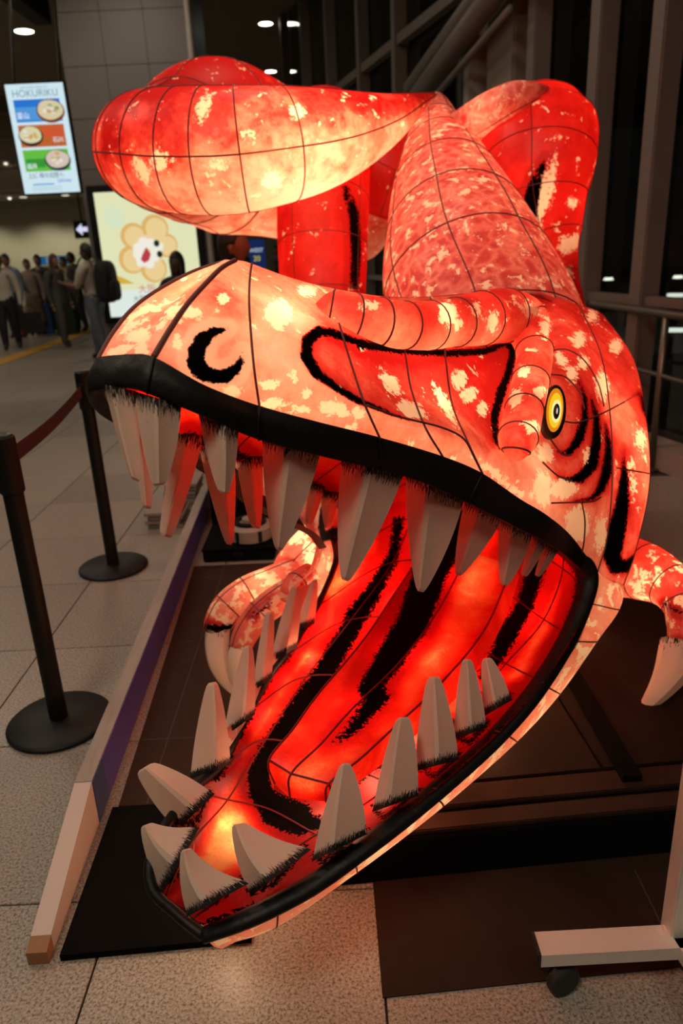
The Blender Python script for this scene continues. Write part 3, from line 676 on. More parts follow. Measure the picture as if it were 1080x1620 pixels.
# inked corner of the mouth and the lower lip roll
LLn = [(322,1480,0),(380,1458,.06),(440,1430,.11),(500,1396,.155),(560,1353,.2),(640,1292,.25),(720,1225,.30),(790,1160,.345),(845,1095,.385),(890,1025,.415),(918,965,1.93),(930,920,1.96),(922,890,1.95),(900,868,1.90)]
q = catmull(np.array([HP(p) for p in LLn]), 8)
rr = np.interp(np.linspace(0, 1, len(q)), [0, .1, .5, .75, .9, 1], [.017, .021, .024, .028, .030, .014])
tube('lower_lip', q, rr, M_ink, LAN, 8, True, .75)
LLf = [(322,1480,0),(280,1446,-.06),(238,1400,-.12),(248,1330,-.15),(305,1250,-.2),(348,1212,-.25),(390,1142,-.31),(424,1072,-.355),(462,1022,-.385),(500,962,-.415),(530,892,-.435),(528,850,-.43)]
q2 = catmull(np.array([HP(p) for p in LLf]), 8); tube('lower_lip', q2, .011, M_ink, LAN, 10)

# --- brow roll (a fat ridge that runs along the snout and turns down before the eye), near and far
def sweep_grid(path, sub=8, seg=28, squash=1.0):
    A = np.array([[*HP(p), p[3]*proj(HP(p)[None])[1][0]/F, p[4]] for p in path])
    D = catmull(A, sub); D[:, 3] = np.maximum(D[:, 3], .001)
    T, Nn, B = frames(D[:, :3]); th = np.linspace(0, 2*math.pi, seg, endpoint=False)
    V = D[:, None, :3]+D[:, 3][:, None, None]*(np.cos(th)[None, :, None]*Nn[:, None]+squash*np.sin(th)[None, :, None]*B[:, None])
    return D, V
def sweep(name, path, mat, parent, sub=8, seg=28, ink=(), spots=(), rings=None, longs=(), zt=.0, rib=.0021, ribmat=None, squash=1.0, mir=False):
    D, V = sweep_grid(path, sub, seg, squash); m = len(D)
    ctr = D[:, None, :3]; nrm = (V-ctr)/(D[:, 3][:, None, None]+1e-6)
    fl = V.reshape(-1, 3); qx, dd = proj(fl)
    facing = ((fl-CO)*nrm.reshape(-1, 3)).sum(1) < 0
    tn = (np.repeat(D[:, 4], seg).reshape(m, seg)+zt*nrm[..., 2]).ravel()
    bk = np.full(len(fl), 200.); sp = np.full(len(fl), 200.)
    for s in ink: bk = np.minimum(bk, sd_stroke(qx, s))
    for e in spots: sp = np.minimum(sp, sd_ell(qx, e))
    bk = np.where(facing, bk, 200); sp = np.where(facing, sp, 200)
    Fc = grid_faces(m, seg, closed=True); k = len(fl)
    Vv = np.vstack([fl, D[:1, :3], D[-1:, :3]])
    for j in range(seg): Fc.append((k, (j+1) % seg, j)); Fc.append((k+1, (m-1)*seg+j, (m-1)*seg+(j+1) % seg))
    at = dict(tone=np.append(tn, [tn[0], tn[-1]]), blk=np.append(bk, [200, 200]), spot=np.append(sp, [200, 200]))
    if mir: Vv = mirror(Vv); Fc = [f[::-1] for f in Fc]
    o = mk(name, Vv, Fc, mat, parent, True, at)
    W_ = mirror(V.reshape(-1, 3)).reshape(V.shape) if mir else V
    C_ = mirror(D[:, :3]) if mir else D[:, :3]
    rm = ribmat or M_rib
    for i in (range(sub, m-1, sub) if rings is None else rings):
        ring = C_[i]+(W_[i]-C_[i])*1.004; tube('wire_rib', np.vstack([ring, ring[:1]]), rib, rm, o, 5)
    for j in longs:
        tube('wire_rib', C_+(W_[:, j % seg]-C_)*1.004, rib, rm, o, 5)
    return o, D
ROLL = [(498,490,.09,10,.5),(522,493,.115,32,.5),(560,502,.15,36,.5),(600,510,.175,38,.5),(640,515,.20,37,.5),(680,515,.215,38,.5),(720,510,.23,38,.5),(760,504,.24,42,.5),(800,500,.255,42,.55),(832,512,.285,37,.55),(845,555,.33,29,.5),(839,602,.35,29,.45),(829,648,.365,30,.42),(819,692,.385,31,.42),(816,714,.39,22,.45),(813,728,.385,4,.45)]
roll_ink = []
roll_sp = [(*c4(x, y), a*.463, b*.463, g) for x, y, a, b, g in [(275,140,34,40,0),(310,185,20,18,0),(375,130,16,30,0),(430,170,18,36,0),(560,130,30,24,30),(610,190,18,36,0),(510,430,20,34,20),(535,340,18,20,0),(560,530,30,22,20),(590,410,24,22,0),(20,115,28,16,0),(500,90,20,10,0)]]
brow, _ = sweep('brow_ridge', ROLL, M_skin, LAN, 8, 24, (), roll_sp, None, (), .25)
browf, _ = sweep('brow_ridge', ROLL, M_skin, LAN, 8, 20, (), (), (8, 40, 72), (), .25, mir=True)

# --- eye
ed = depth_at(880, 650)-.055
ec = P(877, 651, ed); en = (CO-ec); en = en/np.linalg.norm(en); en = en*.8-CX*.0+np.array([0, 0, .0]); 
ex = CX*math.cos(.08)+CY*math.sin(.08); ez = -(CY*math.cos(.08)-CX*math.sin(.08)); eyv = CZ
eye = empty('eye', ec); eye.parent = LAN; eye.rotation_euler = Matrix([[ex[i], eyv[i], ez[i]] for i in range(3)]).to_euler()
sx = ed/F
def dome(name, rx, rz, h, y0, mat, par, c=(0, 0)):
    V = [(c[0], y0-h, c[1])]; Fc = []; K, R = 32, 5
    for i in range(1, R+1):
        a = i/R*math.pi/2
        for k in range(K):
            t = 2*math.pi*k/K; V.append((c[0]+rx*math.sin(a)*math.cos(t), y0-h*math.cos(a), c[1]+rz*math.sin(a)*math.sin(t)))
    for k in range(K): Fc.append((0, 1+k, 1+(k+1) % K))
    for i in range(R-1):
        for k in range(K): Fc.append((1+i*K+k, 1+(i+1)*K+k, 1+(i+1)*K+(k+1) % K, 1+i*K+(k+1) % K))
    V += [(v[0], y0+.03, v[2]) for v in V[-K:]]; b = 1+(R-1)*K
    for k in range(K): Fc.append((b+k, b+K+k, b+K+(k+1) % K, b+(k+1) % K))
    return mk(name, V, Fc, mat, par)
M_yeye = emit('lit_yellow_eye', (1, .60, .02, 1), .95)
dome('eye_rim', 19*sx, 43*sx, .014, .004, M_ink, eye); dome('iris_edge', 15*sx, 37*sx, .013, .000, emit('lit_orange_eye', (.85, .26, .01, 1), .9), eye, (-.5*sx, 1*sx)); dome('iris', 12*sx, 31*sx, .013, -.003, M_yeye, eye, (-.5*sx, 1*sx))
dome('iris_core', 9*sx, 22*sx, .010, -.008, emit('lit_pale_eye', (1, .86, .30, 1), 1.0), eye, (0, 0)); dome('pupil', 5.8*sx, 14*sx, .009, -.012, M_ink, eye, (0, -1*sx)); dome('glint', 1.6*sx, 6*sx, .006, -.017, emit('lit_glint', (.8, .85, .8, 1), .7), eye, (0, -1*sx))

# --- mouth lining: one sheet from the chin round the throat to the palate
ML = [
 [(330,1470,1.40,.55),(305,1452,1.41,.5),(285,1435,1.43,.45),(262,1417,1.45,.45),(242,1397,1.47,.5)],
 [(440,1425,.11,.6),(400,1385,1.50,.3),(350,1350,1.58,.02),(305,1330,1.58,.25),(255,1345,-.13,.6)],
 [(560,1345,.2,.65),(500,1320,1.60,.5),(425,1280,1.72,.25),(360,1265,1.72,.3),(305,1250,-.2,.65)],
 [(690,1248,.29,.7),(620,1240,1.70,.55),(515,1195,1.90,.7),(420,1170,1.88,.08),(352,1212,-.25,.65)],
 [(790,1158,.355,.7),(720,1140,1.90,.5),(600,1080,2.15,.8),(485,1070,2.10,.15),(400,1120,-.32,.65)],
 [(860,1080,.405,.7),(800,1050,2.05,.45),(680,985,2.42,.7),(555,980,2.32,.4),(455,1035,-.38,.6)],
 [(908,1005,1.86,.75),(860,980,2.15,.6),(740,900,2.72,.7),(620,890,2.5,.6),(500,960,-.42,.6)],
 [(930,950,1.95,.8),(890,900,2.25,.7),(770,830,2.85,.75),(650,820,2.65,.7),(530,885,-.44,.6)],
 [(925,905,1.97,.85),(880,850,2.25,.75),(770,760,2.8,.8),(660,760,2.6,.7),(540,820,-.43,.55)],
 [(895,868,1.90,.85),(850,800,2.1,.8),(750,720,2.6,.8),(640,720,2.35,.6),(520,790,-.40,.45)],
 [(820,828,.365,.8),(780,760,1.9,.8),(690,700,2.2,.7),(580,710,2.1,.55),(490,768,-.37,.45)],
 [(733,788,.31,.8),(690,720,1.7,.8),(600,680,1.9,.7),(500,700,1.85,.5),(440,745,-.31,.45)],
 [(600,738,.23,.8),(560,690,1.5,.8),(490,660,1.62,.7),(410,680,1.62,.5),(360,726,-.22,.5)],
 [(408,690,.125,.8),(380,655,1.28,.8),(340,640,1.32,.7),(305,650,1.33,.6),(280,683,-.12,.6)],
 [(245,622,.06,.8),(230,612,1.09,.8),(210,606,1.11,.8),(190,604,1.12,.8),(158,600,-.05,.8)]]
Gm = np.array([[[*HP(p), p[3]] for p in row] for row in ML]); Dm = dense_grid(Gm, 14, 16)
mV = Dm[..., :3].reshape(-1, 3); mq, md = proj(mV)
mouth_ink = [
 S6((145,50,40),(130,160,40),(60,290,66),(0,370,74)), S5((1040,60,40),(950,200,64),(870,330,84),(760,510,92),(650,660,84),(560,800,92),(512,900,92),(520,970,96),(580,1015,96),(680,1050,90)),
 [(412,1255,34),(432,1288,40),(470,1305,36),(502,1302,26)],
 S6((600,200,66),(560,330,64),(500,430,74),(465,505,54),(420,560,40)), S6((0,900,44),(50,860,44),(95,835,30)),
 S6((340,70,120),(250,220,130),(190,390,120),(100,520,110)),
 # ink along the two gum lines
 [(320,1462,10),(438,1420,9),(500,1385,8),(560,1340,8),(640,1280,8),(720,1214,8),(790,1150,8),(850,1082,12),(893,1010,16),(915,950,18),(918,905,18),(890,865,18)],
 [(242,1397,8),(256,1340,8),(306,1248,8),(352,1208,8),(392,1138,8),(425,1070,8),(462,1022,8),(500,962,8)],
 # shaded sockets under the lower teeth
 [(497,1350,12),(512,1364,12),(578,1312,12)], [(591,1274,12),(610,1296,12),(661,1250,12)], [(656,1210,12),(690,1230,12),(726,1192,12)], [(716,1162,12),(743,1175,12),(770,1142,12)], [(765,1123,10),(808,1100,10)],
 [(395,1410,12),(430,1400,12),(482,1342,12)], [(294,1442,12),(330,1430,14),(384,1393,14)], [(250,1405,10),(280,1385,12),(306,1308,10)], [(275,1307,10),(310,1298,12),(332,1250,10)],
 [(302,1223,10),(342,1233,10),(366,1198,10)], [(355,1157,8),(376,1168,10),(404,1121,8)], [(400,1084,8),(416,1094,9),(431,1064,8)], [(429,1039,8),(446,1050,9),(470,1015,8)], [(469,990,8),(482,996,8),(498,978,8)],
 [(300,690,16),(400,730,14),(440,745,14),(500,770,14),(540,800,14)]]
mb = np.full(len(mq), 200.)
for s in mouth_ink: mb = np.minimum(mb, sd_stroke(mq, s))
lin = mk('mouth_lining', mV, grid_faces(Dm.shape[0], Dm.shape[1]), M_mouth, LAN, True, dict(tone=Dm[..., 3].ravel(), blk=mb, spot=np.full(len(mq), 200.)))
for i in (2, 3, 4, 5, 6, 7, 8, 10, 11, 12):
    ln = Dm[i*14, :, :3]; tube('wire_rib', ln+(CO-ln)*.001, .0022, M_rib_mouth, lin, 5)
for j in (16, 48):
    ln = Dm[:10*14, j, :3]; tube('wire_rib', ln+(CO-ln)*.001, .0022, M_rib_mouth, lin, 5)

# --- tongue
TG = [  # left skirt, left edge, centre ridge, right edge, right skirt
 [(432,1250,1.67),(434,1240,1.66),(458,1262,1.63),(515,1268,1.60),(520,1280,1.60)],
 [(428,1218,1.67),(425,1202,1.655),(460,1224,1.61),(520,1240,1.57),(528,1262,1.60)],
 [(465,1180,1.76),(462,1155,1.74),(508,1176,1.68),(570,1200,1.62),(582,1226,1.68)],
 [(510,1125,1.90),(503,1098,1.87),(556,1122,1.79),(622,1152,1.73),(640,1178,1.80)],
 [(585,1040,2.12),(575,1012,2.08),(634,1045,1.98),(702,1076,1.90),(725,1100,2.0)],
 [(640,960,2.38),(630,930,2.34),(695,962,2.22),(770,990,2.12),(790,1010,2.25)],
 [(690,880,2.66),(682,855,2.62),(742,872,2.5),(810,895,2.42),(825,915,2.5)]]
Tg = np.array([[[*P(*p)] for p in row] for row in TG])
tgV = np.stack([catmull(Tg[:, j], 10) for j in range(5)], 1)
fine = []
for j in range(4):
    for k in range(6): fine.append(tgV[:, j]*(1-k/6)+tgV[:, j+1]*(k/6))
fine.append(tgV[:, 4]); tgV = np.stack(fine, 1); mt_, nt2 = tgV.shape[:2]
tq, _d2 = proj(tgV.reshape(-1, 3))
t_ink = [S6((340,60,110),(250,220,115),(190,390,112),(110,510,96),(45,605,70)), S5((985,590,80),(930,650,70),(890,700,58),(845,745,40),(800,780,16)), [(432,1256,8),(465,1276,10),(520,1284,10)]]
tb = np.full(len(tq), 200.)
for s in t_ink: tb = np.minimum(tb, sd_stroke(tq, s))
ttn = np.tile(np.array([.75]*6+[.7]*6+[.45, .32, .25, .25, .3, .5]+[.7]*6+[.75]), mt_)
ttn = ttn-np.repeat(np.linspace(.12, -.1, mt_), nt2)*1.0
tong = mk('tongue', tgV.reshape(-1, 3), grid_faces(mt_, nt2), M_mouth, LAN, True, dict(tone=ttn, blk=tb, spot=np.full(len(tq), 200.)))
tong.data.set_sharp_from_angle(angle=math.radians(35))
capq = [tgV[0, j] for j in range(nt2)]
for j in (6, 12, 18):
    ln = tgV[:, j]; tube('wire_rib', ln+(CO-ln)*.0015, .0028, M_rib_mouth, tong, 5)
tube('wire_rib', np.array(tgV[10, :])+(CO-np.array(tgV[10, :]))*.0015, .0026, M_rib_mouth, tong, 5)

# --- lower jaw skin
LS = [
 [(322,1482,0,.2),(338,1497,.0,.15),(352,1501,1.43,.1),(352,1496,1.45,.2)],
 [(440,1440,.11,.2),(437,1467,.08,.05),(425,1455,1.52,.1),(415,1440,1.58,.2)],
 [(560,1362,.2,.25),(562,1382,.16,.1),(520,1370,1.66,.2),(480,1340,1.74,.2)],
 [(690,1260,.29,.25),(698,1277,.25,.1),(640,1260,1.85,.2),(566,1222,1.92,.2)],
 [(798,1160,.355,.25),(814,1174,.32,.1),(740,1150,2.05,.2),(640,1110,2.2,.2)],
 [(862,1085,.40,.25),(884,1097,.37,.1),(820,1060,2.2,.2),(710,1000,2.45,.2)],
 [(908,1015,1.87,.25),(944,1012,1.95,.15),(880,980,2.35,.3),(760,930,2.65,.3)],
 [(934,955,1.96,.25),(980,963,2.08,.2),(930,930,2.4,.3),(800,880,2.8,.3)],
 [(938,905,1.98,.25),(988,925,2.12,.3),(950,900,2.45,.4),(820,840,2.85,.4)]]
Gl = np.array([[[*HP(p), p[3]] for p in row] for row in LS]); Dl = dense_grid(Gl, 10, 8)
z = np.full(Dl.shape[:2], 200.)
jaw = both('jaw_skin', Dl[..., :3], M_low, LAN, dict(tone=Dl[..., 3], blk=z, spot=z), flip=True)
for i in (1, 2, 3, 4, 5, 6, 7):
    tube('wire_rib', Dl[i*10, :14, :3], .002, M_rib, jaw, 5)

# --- teeth
def tooth(bl, br, tl, tr, q, ridge=.45, dq=.0, bulge=.10, bulge_r=None, thick=.46, up=True, ext=10, root=1.5):
    """three-sided tooth: base corners bl, br and tip corners tl, tr on the drawing, q = offset or depth of the base"""
    bl, br, tl, tr = (np.array(v, float) for v in (bl, br, tl, tr))
    axv = (tl+tr)/2-(bl+br)/2; ln = np.linalg.norm(axv); axn = axv/ln
    d0 = proj(HP((*((bl+br)/2), q))[None])[1][0]
    Vv, rt, uv = [], [], []
    ts = [-ext/ln, 0, .12, .28, .45, .62, .78, .90, .97, 1.0]
    wid0 = np.linalg.norm(br-bl)*d0/F
    for t in ts:
        l = bl+(tl-bl)*t; r = br+(tr-br)*t
        bul = bulge*np.linalg.norm(br-bl)*max(0, t)*(1-max(0, t))*2.2
        perp = (r-l)/(np.linalg.norm(r-l)+1e-6); l = l-perp*bul; r = r+perp*(bul if bulge_r is None else bul/bulge*bulge_r)
        if t > .93:
            c = (l+r)/2; k = .92 if t < .98 else .62; l = c+(l-c)*k; r = c+(r-c)*k
        d = d0+dq*t; w = np.linalg.norm(r-l)*d/F
        th = max(thick*w, .012 if t < .98 else .006)
        Lp, Rp = P(*l, d), P(*r, d); c = (CO-Lp); c /= np.linalg.norm(c)
        rid = Lp*(1-ridge)+Rp*ridge+c*th; bk = (Lp+Rp)/2-c*th*.9
        a1 = Lp*.45+rid*.55-c*th*.05; a2 = Rp*.45+rid*.55-c*th*.05; rl = rid+(Lp-rid)*.11+c*th*.05; rrg = rid+(Rp-rid)*.11+c*th*.05
        e1 = Lp-c*th*.22; e2 = Rp-c*th*.22
        for k, (p_, u) in enumerate(((Lp, 0), (a1, .22), (rl, .43), (rrg, .47), (a2, .72), (Rp, 1), (e2, 1.1), (bk, 1.5), (e1, 1.9))):
            Vv.append(p_); rt.append(t*ln*d0/F*root); uv.append((u*wid0*3, t*ln*d0/F*3))
    n = 9; Fc = grid_faces(len(ts), n, closed=True); Fc.append(tuple(range(n))[::-1]); Fc.append(tuple((len(ts)-1)*n+k for k in range(n)))
    o = mk('tooth', Vv, Fc, M_tooth, LAN, True, dict(root=rt), uv=uv)
    bm = bmesh.new(); bm.from_mesh(o.data); bmesh.ops.recalc_face_normals(bm, faces=bm.faces); bm.to_mesh(o.data); bm.free()
    o.data.set_sharp_from_angle(angle=math.radians(14)); return o
# upper, far row first
tooth((205,668),(242,672),(226,803),(240,806),-.07,.35)
tooth((279,692),(320,700),(251,845),(272,853),-.12,.42)
tooth((316,712),(371,728),(356,860),(368,863),-.17,.62)
tooth((374,731),(415,732),(396,832),(412,838),-.235,.55)
tooth((490,772),(511,779),(482,826),(493,831),-.36,.5)
tooth((508,786),(535,789),(513,833),(521,837),-.375,.5)
tooth((167,618),(216,628),(207,757),(222,764),1.13,.2)
tooth((215,630),(286,650),(241,770),(263,766),.06,.42)
tooth((316,664),(376,692),(345,778),(361,783),.10,.62)
tooth((415,700),(506,720),(434,868),(447,872),.125,.42)
tooth((540,736),(636,757),(538,916),(553,921),.20,.42)
tooth((642,757),(732,797),(658,934),(671,938),.25,.38)
tooth((734,797),(793,824),(719,908),(729,912),.30,.45)
tooth((790,826),(841,851),(791,924),(803,928),.34,.42)
tooth((842,850),(862,866),(823,909),(833,913),.375,.5)
tooth((861,864),(880,876),(845,910),(853,913),.39,.5)
# lower, near row
tooth((765,1122),(806,1099),(762,1042),(777,1040),.335,.42, root=3.6)
tooth((718,1160),(768,1142),(731,1043),(746,1043),.31,.5, root=3.6)
tooth((657,1210),(724,1192),(676,1071),(696,1070),.275,.5, root=3.6)
tooth((591,1274),(661,1250),(627,1135),(648,1134),.235,.3, root=3.6)
tooth((496,1352),(579,1311),(538,1208),(554,1207),.18,.3, root=3.6)
tooth((393,1408),(482,1340),(366,1305),(388,1301),.10,.3, dq=.02, bulge_r=-.10, root=3.6)
tooth((294,1440),(384,1392),(286,1345),(303,1341),.03,.3, dq=.0, bulge_r=-.18, root=3.6)
tooth((251,1404),(306,1308),(222,1308),(240,1301),-.09,.4, dq=.0, bulge_r=-.08, root=3.6)
tooth((273,1306),(331,1251),(215,1222),(243,1205),-.15,.5, dq=.0, root=3.6)
# lower, far row
tooth((302,1222),(364,1200),(327,1081),(344,1078),-.235,.62, root=3.6)
tooth((355,1156),(403,1122),(385,1022),(399,1021),-.29,.62, root=3.6)
tooth((400,1084),(430,1064),(420,968),(433,968),-.34,.5, root=3.6)
tooth((429,1038),(470,1016),(461,927),(476,929),-.365,.55, root=3.6)
tooth((469,989),(498,978),(494,918),(502,916),-.395,.5, root=3.6)

# --- torso, thighs, tail, arms
TOR = [(800,700,2.7,140,.55),(782,560,2.85,146,.5),(742,455,3.0,136,.5),(722,375,3.2,112,.5),(706,305,3.4,86,.5),(697,250,3.6,62,.5),(690,208,3.8,42,.45),(687,172,3.95,24,.4),(685,156,4.05,8,.4)]
tor, Dt = sweep('torso', TOR, M_body, LAN, 10, 40, (), (), (10, 20, 30, 40, 50, 60), (3, 8, 13, 18, 23, 28, 33, 38), .0, .0026)
THR = [(850,150,3.45,22,.8),(850,162,3.45,62,.8),(850,205,3.45,89,.8),(852,258,3.4,88,.8),(852,320,3.4,74,.78),(862,380,3.4,57,.75),(880,440,3.4,34,.7),(892,520,3.35,36,.7),(900,700,3.45,40,.7),(905,840,3.55,38,.7),(905,872,3.55,50,.7)]
thr, _ = sweep('right_thigh', THR, M_limb, LAN, 8, 32, [[(866,246,3),(852,275,16),(842,305,24),(836,340,28),(832,372,24)]], [(864,300,11,52,14),(846,350,10,40,10),(893,380,8,10),(905,320,7,9),(905,385,26,12,-30),(895,435,10,14),(812,160,10,7),(845,160,10,7),(883,217,8,8)], None, (2, 10, 18, 26))
sweep('hip_link', [(712,196,3.62,12,.35),(742,196,3.45,28,.3),(782,174,3.3,30,.3),(822,153,3.2,24,.4),(866,142,3.2,6,.6)], M_body, LAN, 8, 24, (), (), (), (4, 16))
THL = [(512,180,3.8,60,.85),(512,250,3.75,72,.85),(511,320,3.7,73,.85),(510,390,3.7,71,.85),(512,470,3.7,66,.8),(520,600,3.7,50,.7),(530,790,3.7,40,.7),(530,825,3.7,46,.7)]
thl, _ = sweep('left_thigh', THL, M_limb, LAN, 8, 32, [[(534,284,6),(549,305,14),(560,340,18),(563,400,18),(560,455,14)]], (), None, (3, 11, 19, 27))
TAI = [(600,310,4.9,100,.6),(525,285,4.75,106,.6),(440,262,4.55,108,.65),(345,236,4.3,126,.7),(290,242,4.0,104,.75),(252,242,3.68,88,.8),(230,238,3.4,80,.85),(246,238,3.2,86,.75),(296,241,3.13,91,.6),(368,240,3.1,91,.48),(440,232,3.12,84,.30),(505,222,3.18,73,.42),(560,208,3.25,57,.55),(610,190,3.32,38,.6),(655,167,3.4,18,.6),(688,150,3.45,3,.6)]
tai, _ = sweep('tail', TAI, M_tail, LAN, 10, 40, (), [(322,170,10,22,20),(252,255,14,16),(225,270,10,22,-30),(345,258,18,10),(470,178,14,12),(395,215,14,10),(430,285,16,16)], (30, 40, 50, 60, 67, 73, 79, 85, 92, 102), (0, 10, 20, 30), .5, .0034)
sweep('hip', [(600,330,4.2,90,.85),(620,270,4.1,100,.85),(650,220,4.05,70,.8),(680,185,4.0,30,.8)], M_limb, LAN, 8, 32, (), (), (8, 16), (0, 8, 16, 24))
# arms with claws
def claw(path, parent):
    A = np.array([[*P(*p[:3]), p[3]*p[2]/F] for p in path]); D = catmull(A, 6)
    V, Fc = tube_geo(D[:, :3], D[:, 3], 8, .7)
    rt = np.repeat(np.linspace(0, 1, len(D)), 8)*.25; rt = np.append(rt, [0, .25]); uv = np.stack([np.append(np.tile(np.arange(8)*.03, len(D)), [0, 0]), rt*3], 1)
    o = mk('claw', V, Fc, M_tooth, parent, True, dict(root=rt), uv=uv); o.data.set_sharp_from_angle(angle=math.radians(40)); return o
armR, _ = sweep('right_arm', [(930,880,2.75,50,.5),(975,893,2.62,50,.6),(1020,905,2.5,46,.5),(1058,925,2.42,38,.55),(1082,955,2.36,34,.5),(1086,990,2.32,30,.5),(1080,1018,2.3,24,.45),(1074,1032,2.29,16,.4)], M_low, LAN, 8, 24, [[(1050,955,6),(1075,968,8)], [(1050,1018,6),(1080,1020,10),(1110,1016,8)]], (), (8, 16, 24, 32), (4, 16), .2)
claw([(1076,1016,2.29,30),(1068,1050,2.27,29),(1050,1082,2.25,21),(1026,1112,2.24,12),(1003,1134,2.23,3)], armR)
claw([(1105,1030,2.35,28),(1108,1070,2.33,26),(1100,1110,2.32,20),(1085,1150,2.3,12),(1072,1168,2.29,5)], armR)
armL, _ = sweep('left_arm', [(640,770,2.95,46,.4),(590,815,2.88,50,.3),(540,850,2.8,52,.3),(500,878,2.74,48,.3),(468,905,2.7,40,.4),(448,925,2.68,26,.4)], M_low, LAN, 8, 24, [[(470,925,10),(520,905,16),(560,870,12)]], [(498,893,12,12),(488,870,8,24,10),(470,850,12,8)], (8, 16, 24), (4,), .2)
f1, _ = sweep('finger', [(470,905,2.66,26,.45),(430,922,2.62,27,.3),(392,938,2.59,27,.25),(362,960,2.57,26,.3),(346,985,2.56,23,.35),(342,1000,2.56,19,.3)], M_low, armL, 6, 18, [[(325,992,10),(345,995,12),(365,992,10)]], (), (12, 18), (4,), .0)
claw([(345,990,2.55,20),(343,1020,2.54,20),(346,1050,2.53,17),(357,1078,2.53,11),(370,1098,2.53,3)], f1)
f2, _ = sweep('finger', [(478,925,2.62,22,.4),(445,945,2.56,24,.3),(412,970,2.53,23,.3),(390,1000,2.52,21,.35),(380,1025,2.52,18,.35)], M_low, armL, 6, 18, [[(400,975,8),(430,950,6)]], (), (12,), (4,), .0)
claw([(382,1018,2.51,17),(374,1040,2.50,16),(372,1070,2.50,11),(374,1090,2.5,4)], f2)
f3, _ = sweep('finger', [(490,905,2.55,16,.5),(470,922,2.5,19,.45),(458,938,2.47,17,.45),(452,952,2.46,10,.4)], M_low, armL, 6, 16, (), (), (6,), (), .0)
# hidden steel stand under the trunk and neck
tube('support_pole', [P(760, 640, 2.9), np.array([P(760, 640, 2.9)[0], P(760, 640, 2.9)[1], .145])], .03, M_black, LAN, 12)
tube('support_pole', [P(880, 930, 2.5), np.array([P(880, 930, 2.5)[0], P(880, 930, 2.5)[1], .145])], .025, M_black, LAN, 12)

# --- lamps inside
for p, w in (((330,530,.0),1.2),((450,560,.02),2.0),((440,535,.075),.5),((645,655,.19),.7),((800,755,.30),.55),((560,590,.05),1.4),((660,650,.08),2.2),((760,650,.05),2.0)): lamp(HP(p), w)
for p, w in (((905,690,2.3),2.6),((960,780,2.35),2.2),((860,560,2.5),1.1),((945,600,2.6),1.1),((960,900,2.3),1.5)): lamp(P(*p), w)
for p, w in (((540,497,.13),.16),((610,511,.178),.22),((680,515,.215),.24),((750,506,.235),.26),((820,504,.27),.28),((843,560,.332),.2),((836,620,.356),.2),((820,690,.38),.2)): lamp(HP(p), w*1.15, .012)
for p, w in (((420,1145,1.985),.5),((493,1043,2.18),.6),((440,1110,2.12),.8),((520,1000,2.35),1.2),((352,1318,1.68),.6),((385,1340,1.62),.2),((330,1290,1.70),.3),((640,1235,1.80),.9),((560,1300,1.66),.6),((760,1120,2.05),1.3),((850,1010,2.25),1.3),((660,1080,2.25),1.3),((760,900,2.95),3.2),((650,850,2.85),2.2),((560,930,2.5),1.8)): lamp(P(*p), w*1.6)
for p, w in (((492,1218,1.72),.28),((560,1150,1.84),.4),((640,1062,2.04),.6),((725,950,2.42),.8)): lamp(P(*p), w*1.7, .015)
for p, w in (((735,480,3.05),5.5),((715,350,3.35),5),((697,250,3.62),2.6),((850,210,3.45),2.6),((855,330,3.4),1.9),((512,300,3.7),2.4),((510,420,3.7),2.0),((640,250,4.05),1.8),((232,240,3.40),1.5),((300,250,3.12),1.7),((400,245,3.1),2.6),((455,240,3.12),4.6),((510,222,3.18),3.6),((775,180,3.32),.7),((460,275,4.6),7),((590,196,3.28),1.5),((360,250,4.35),12),((985,895,2.6),.8),((1050,925,2.43),.6),((545,848,2.8),1.4),((490,885,2.72),.9),((410,930,2.6),.35)): lamp(P(*p), w)

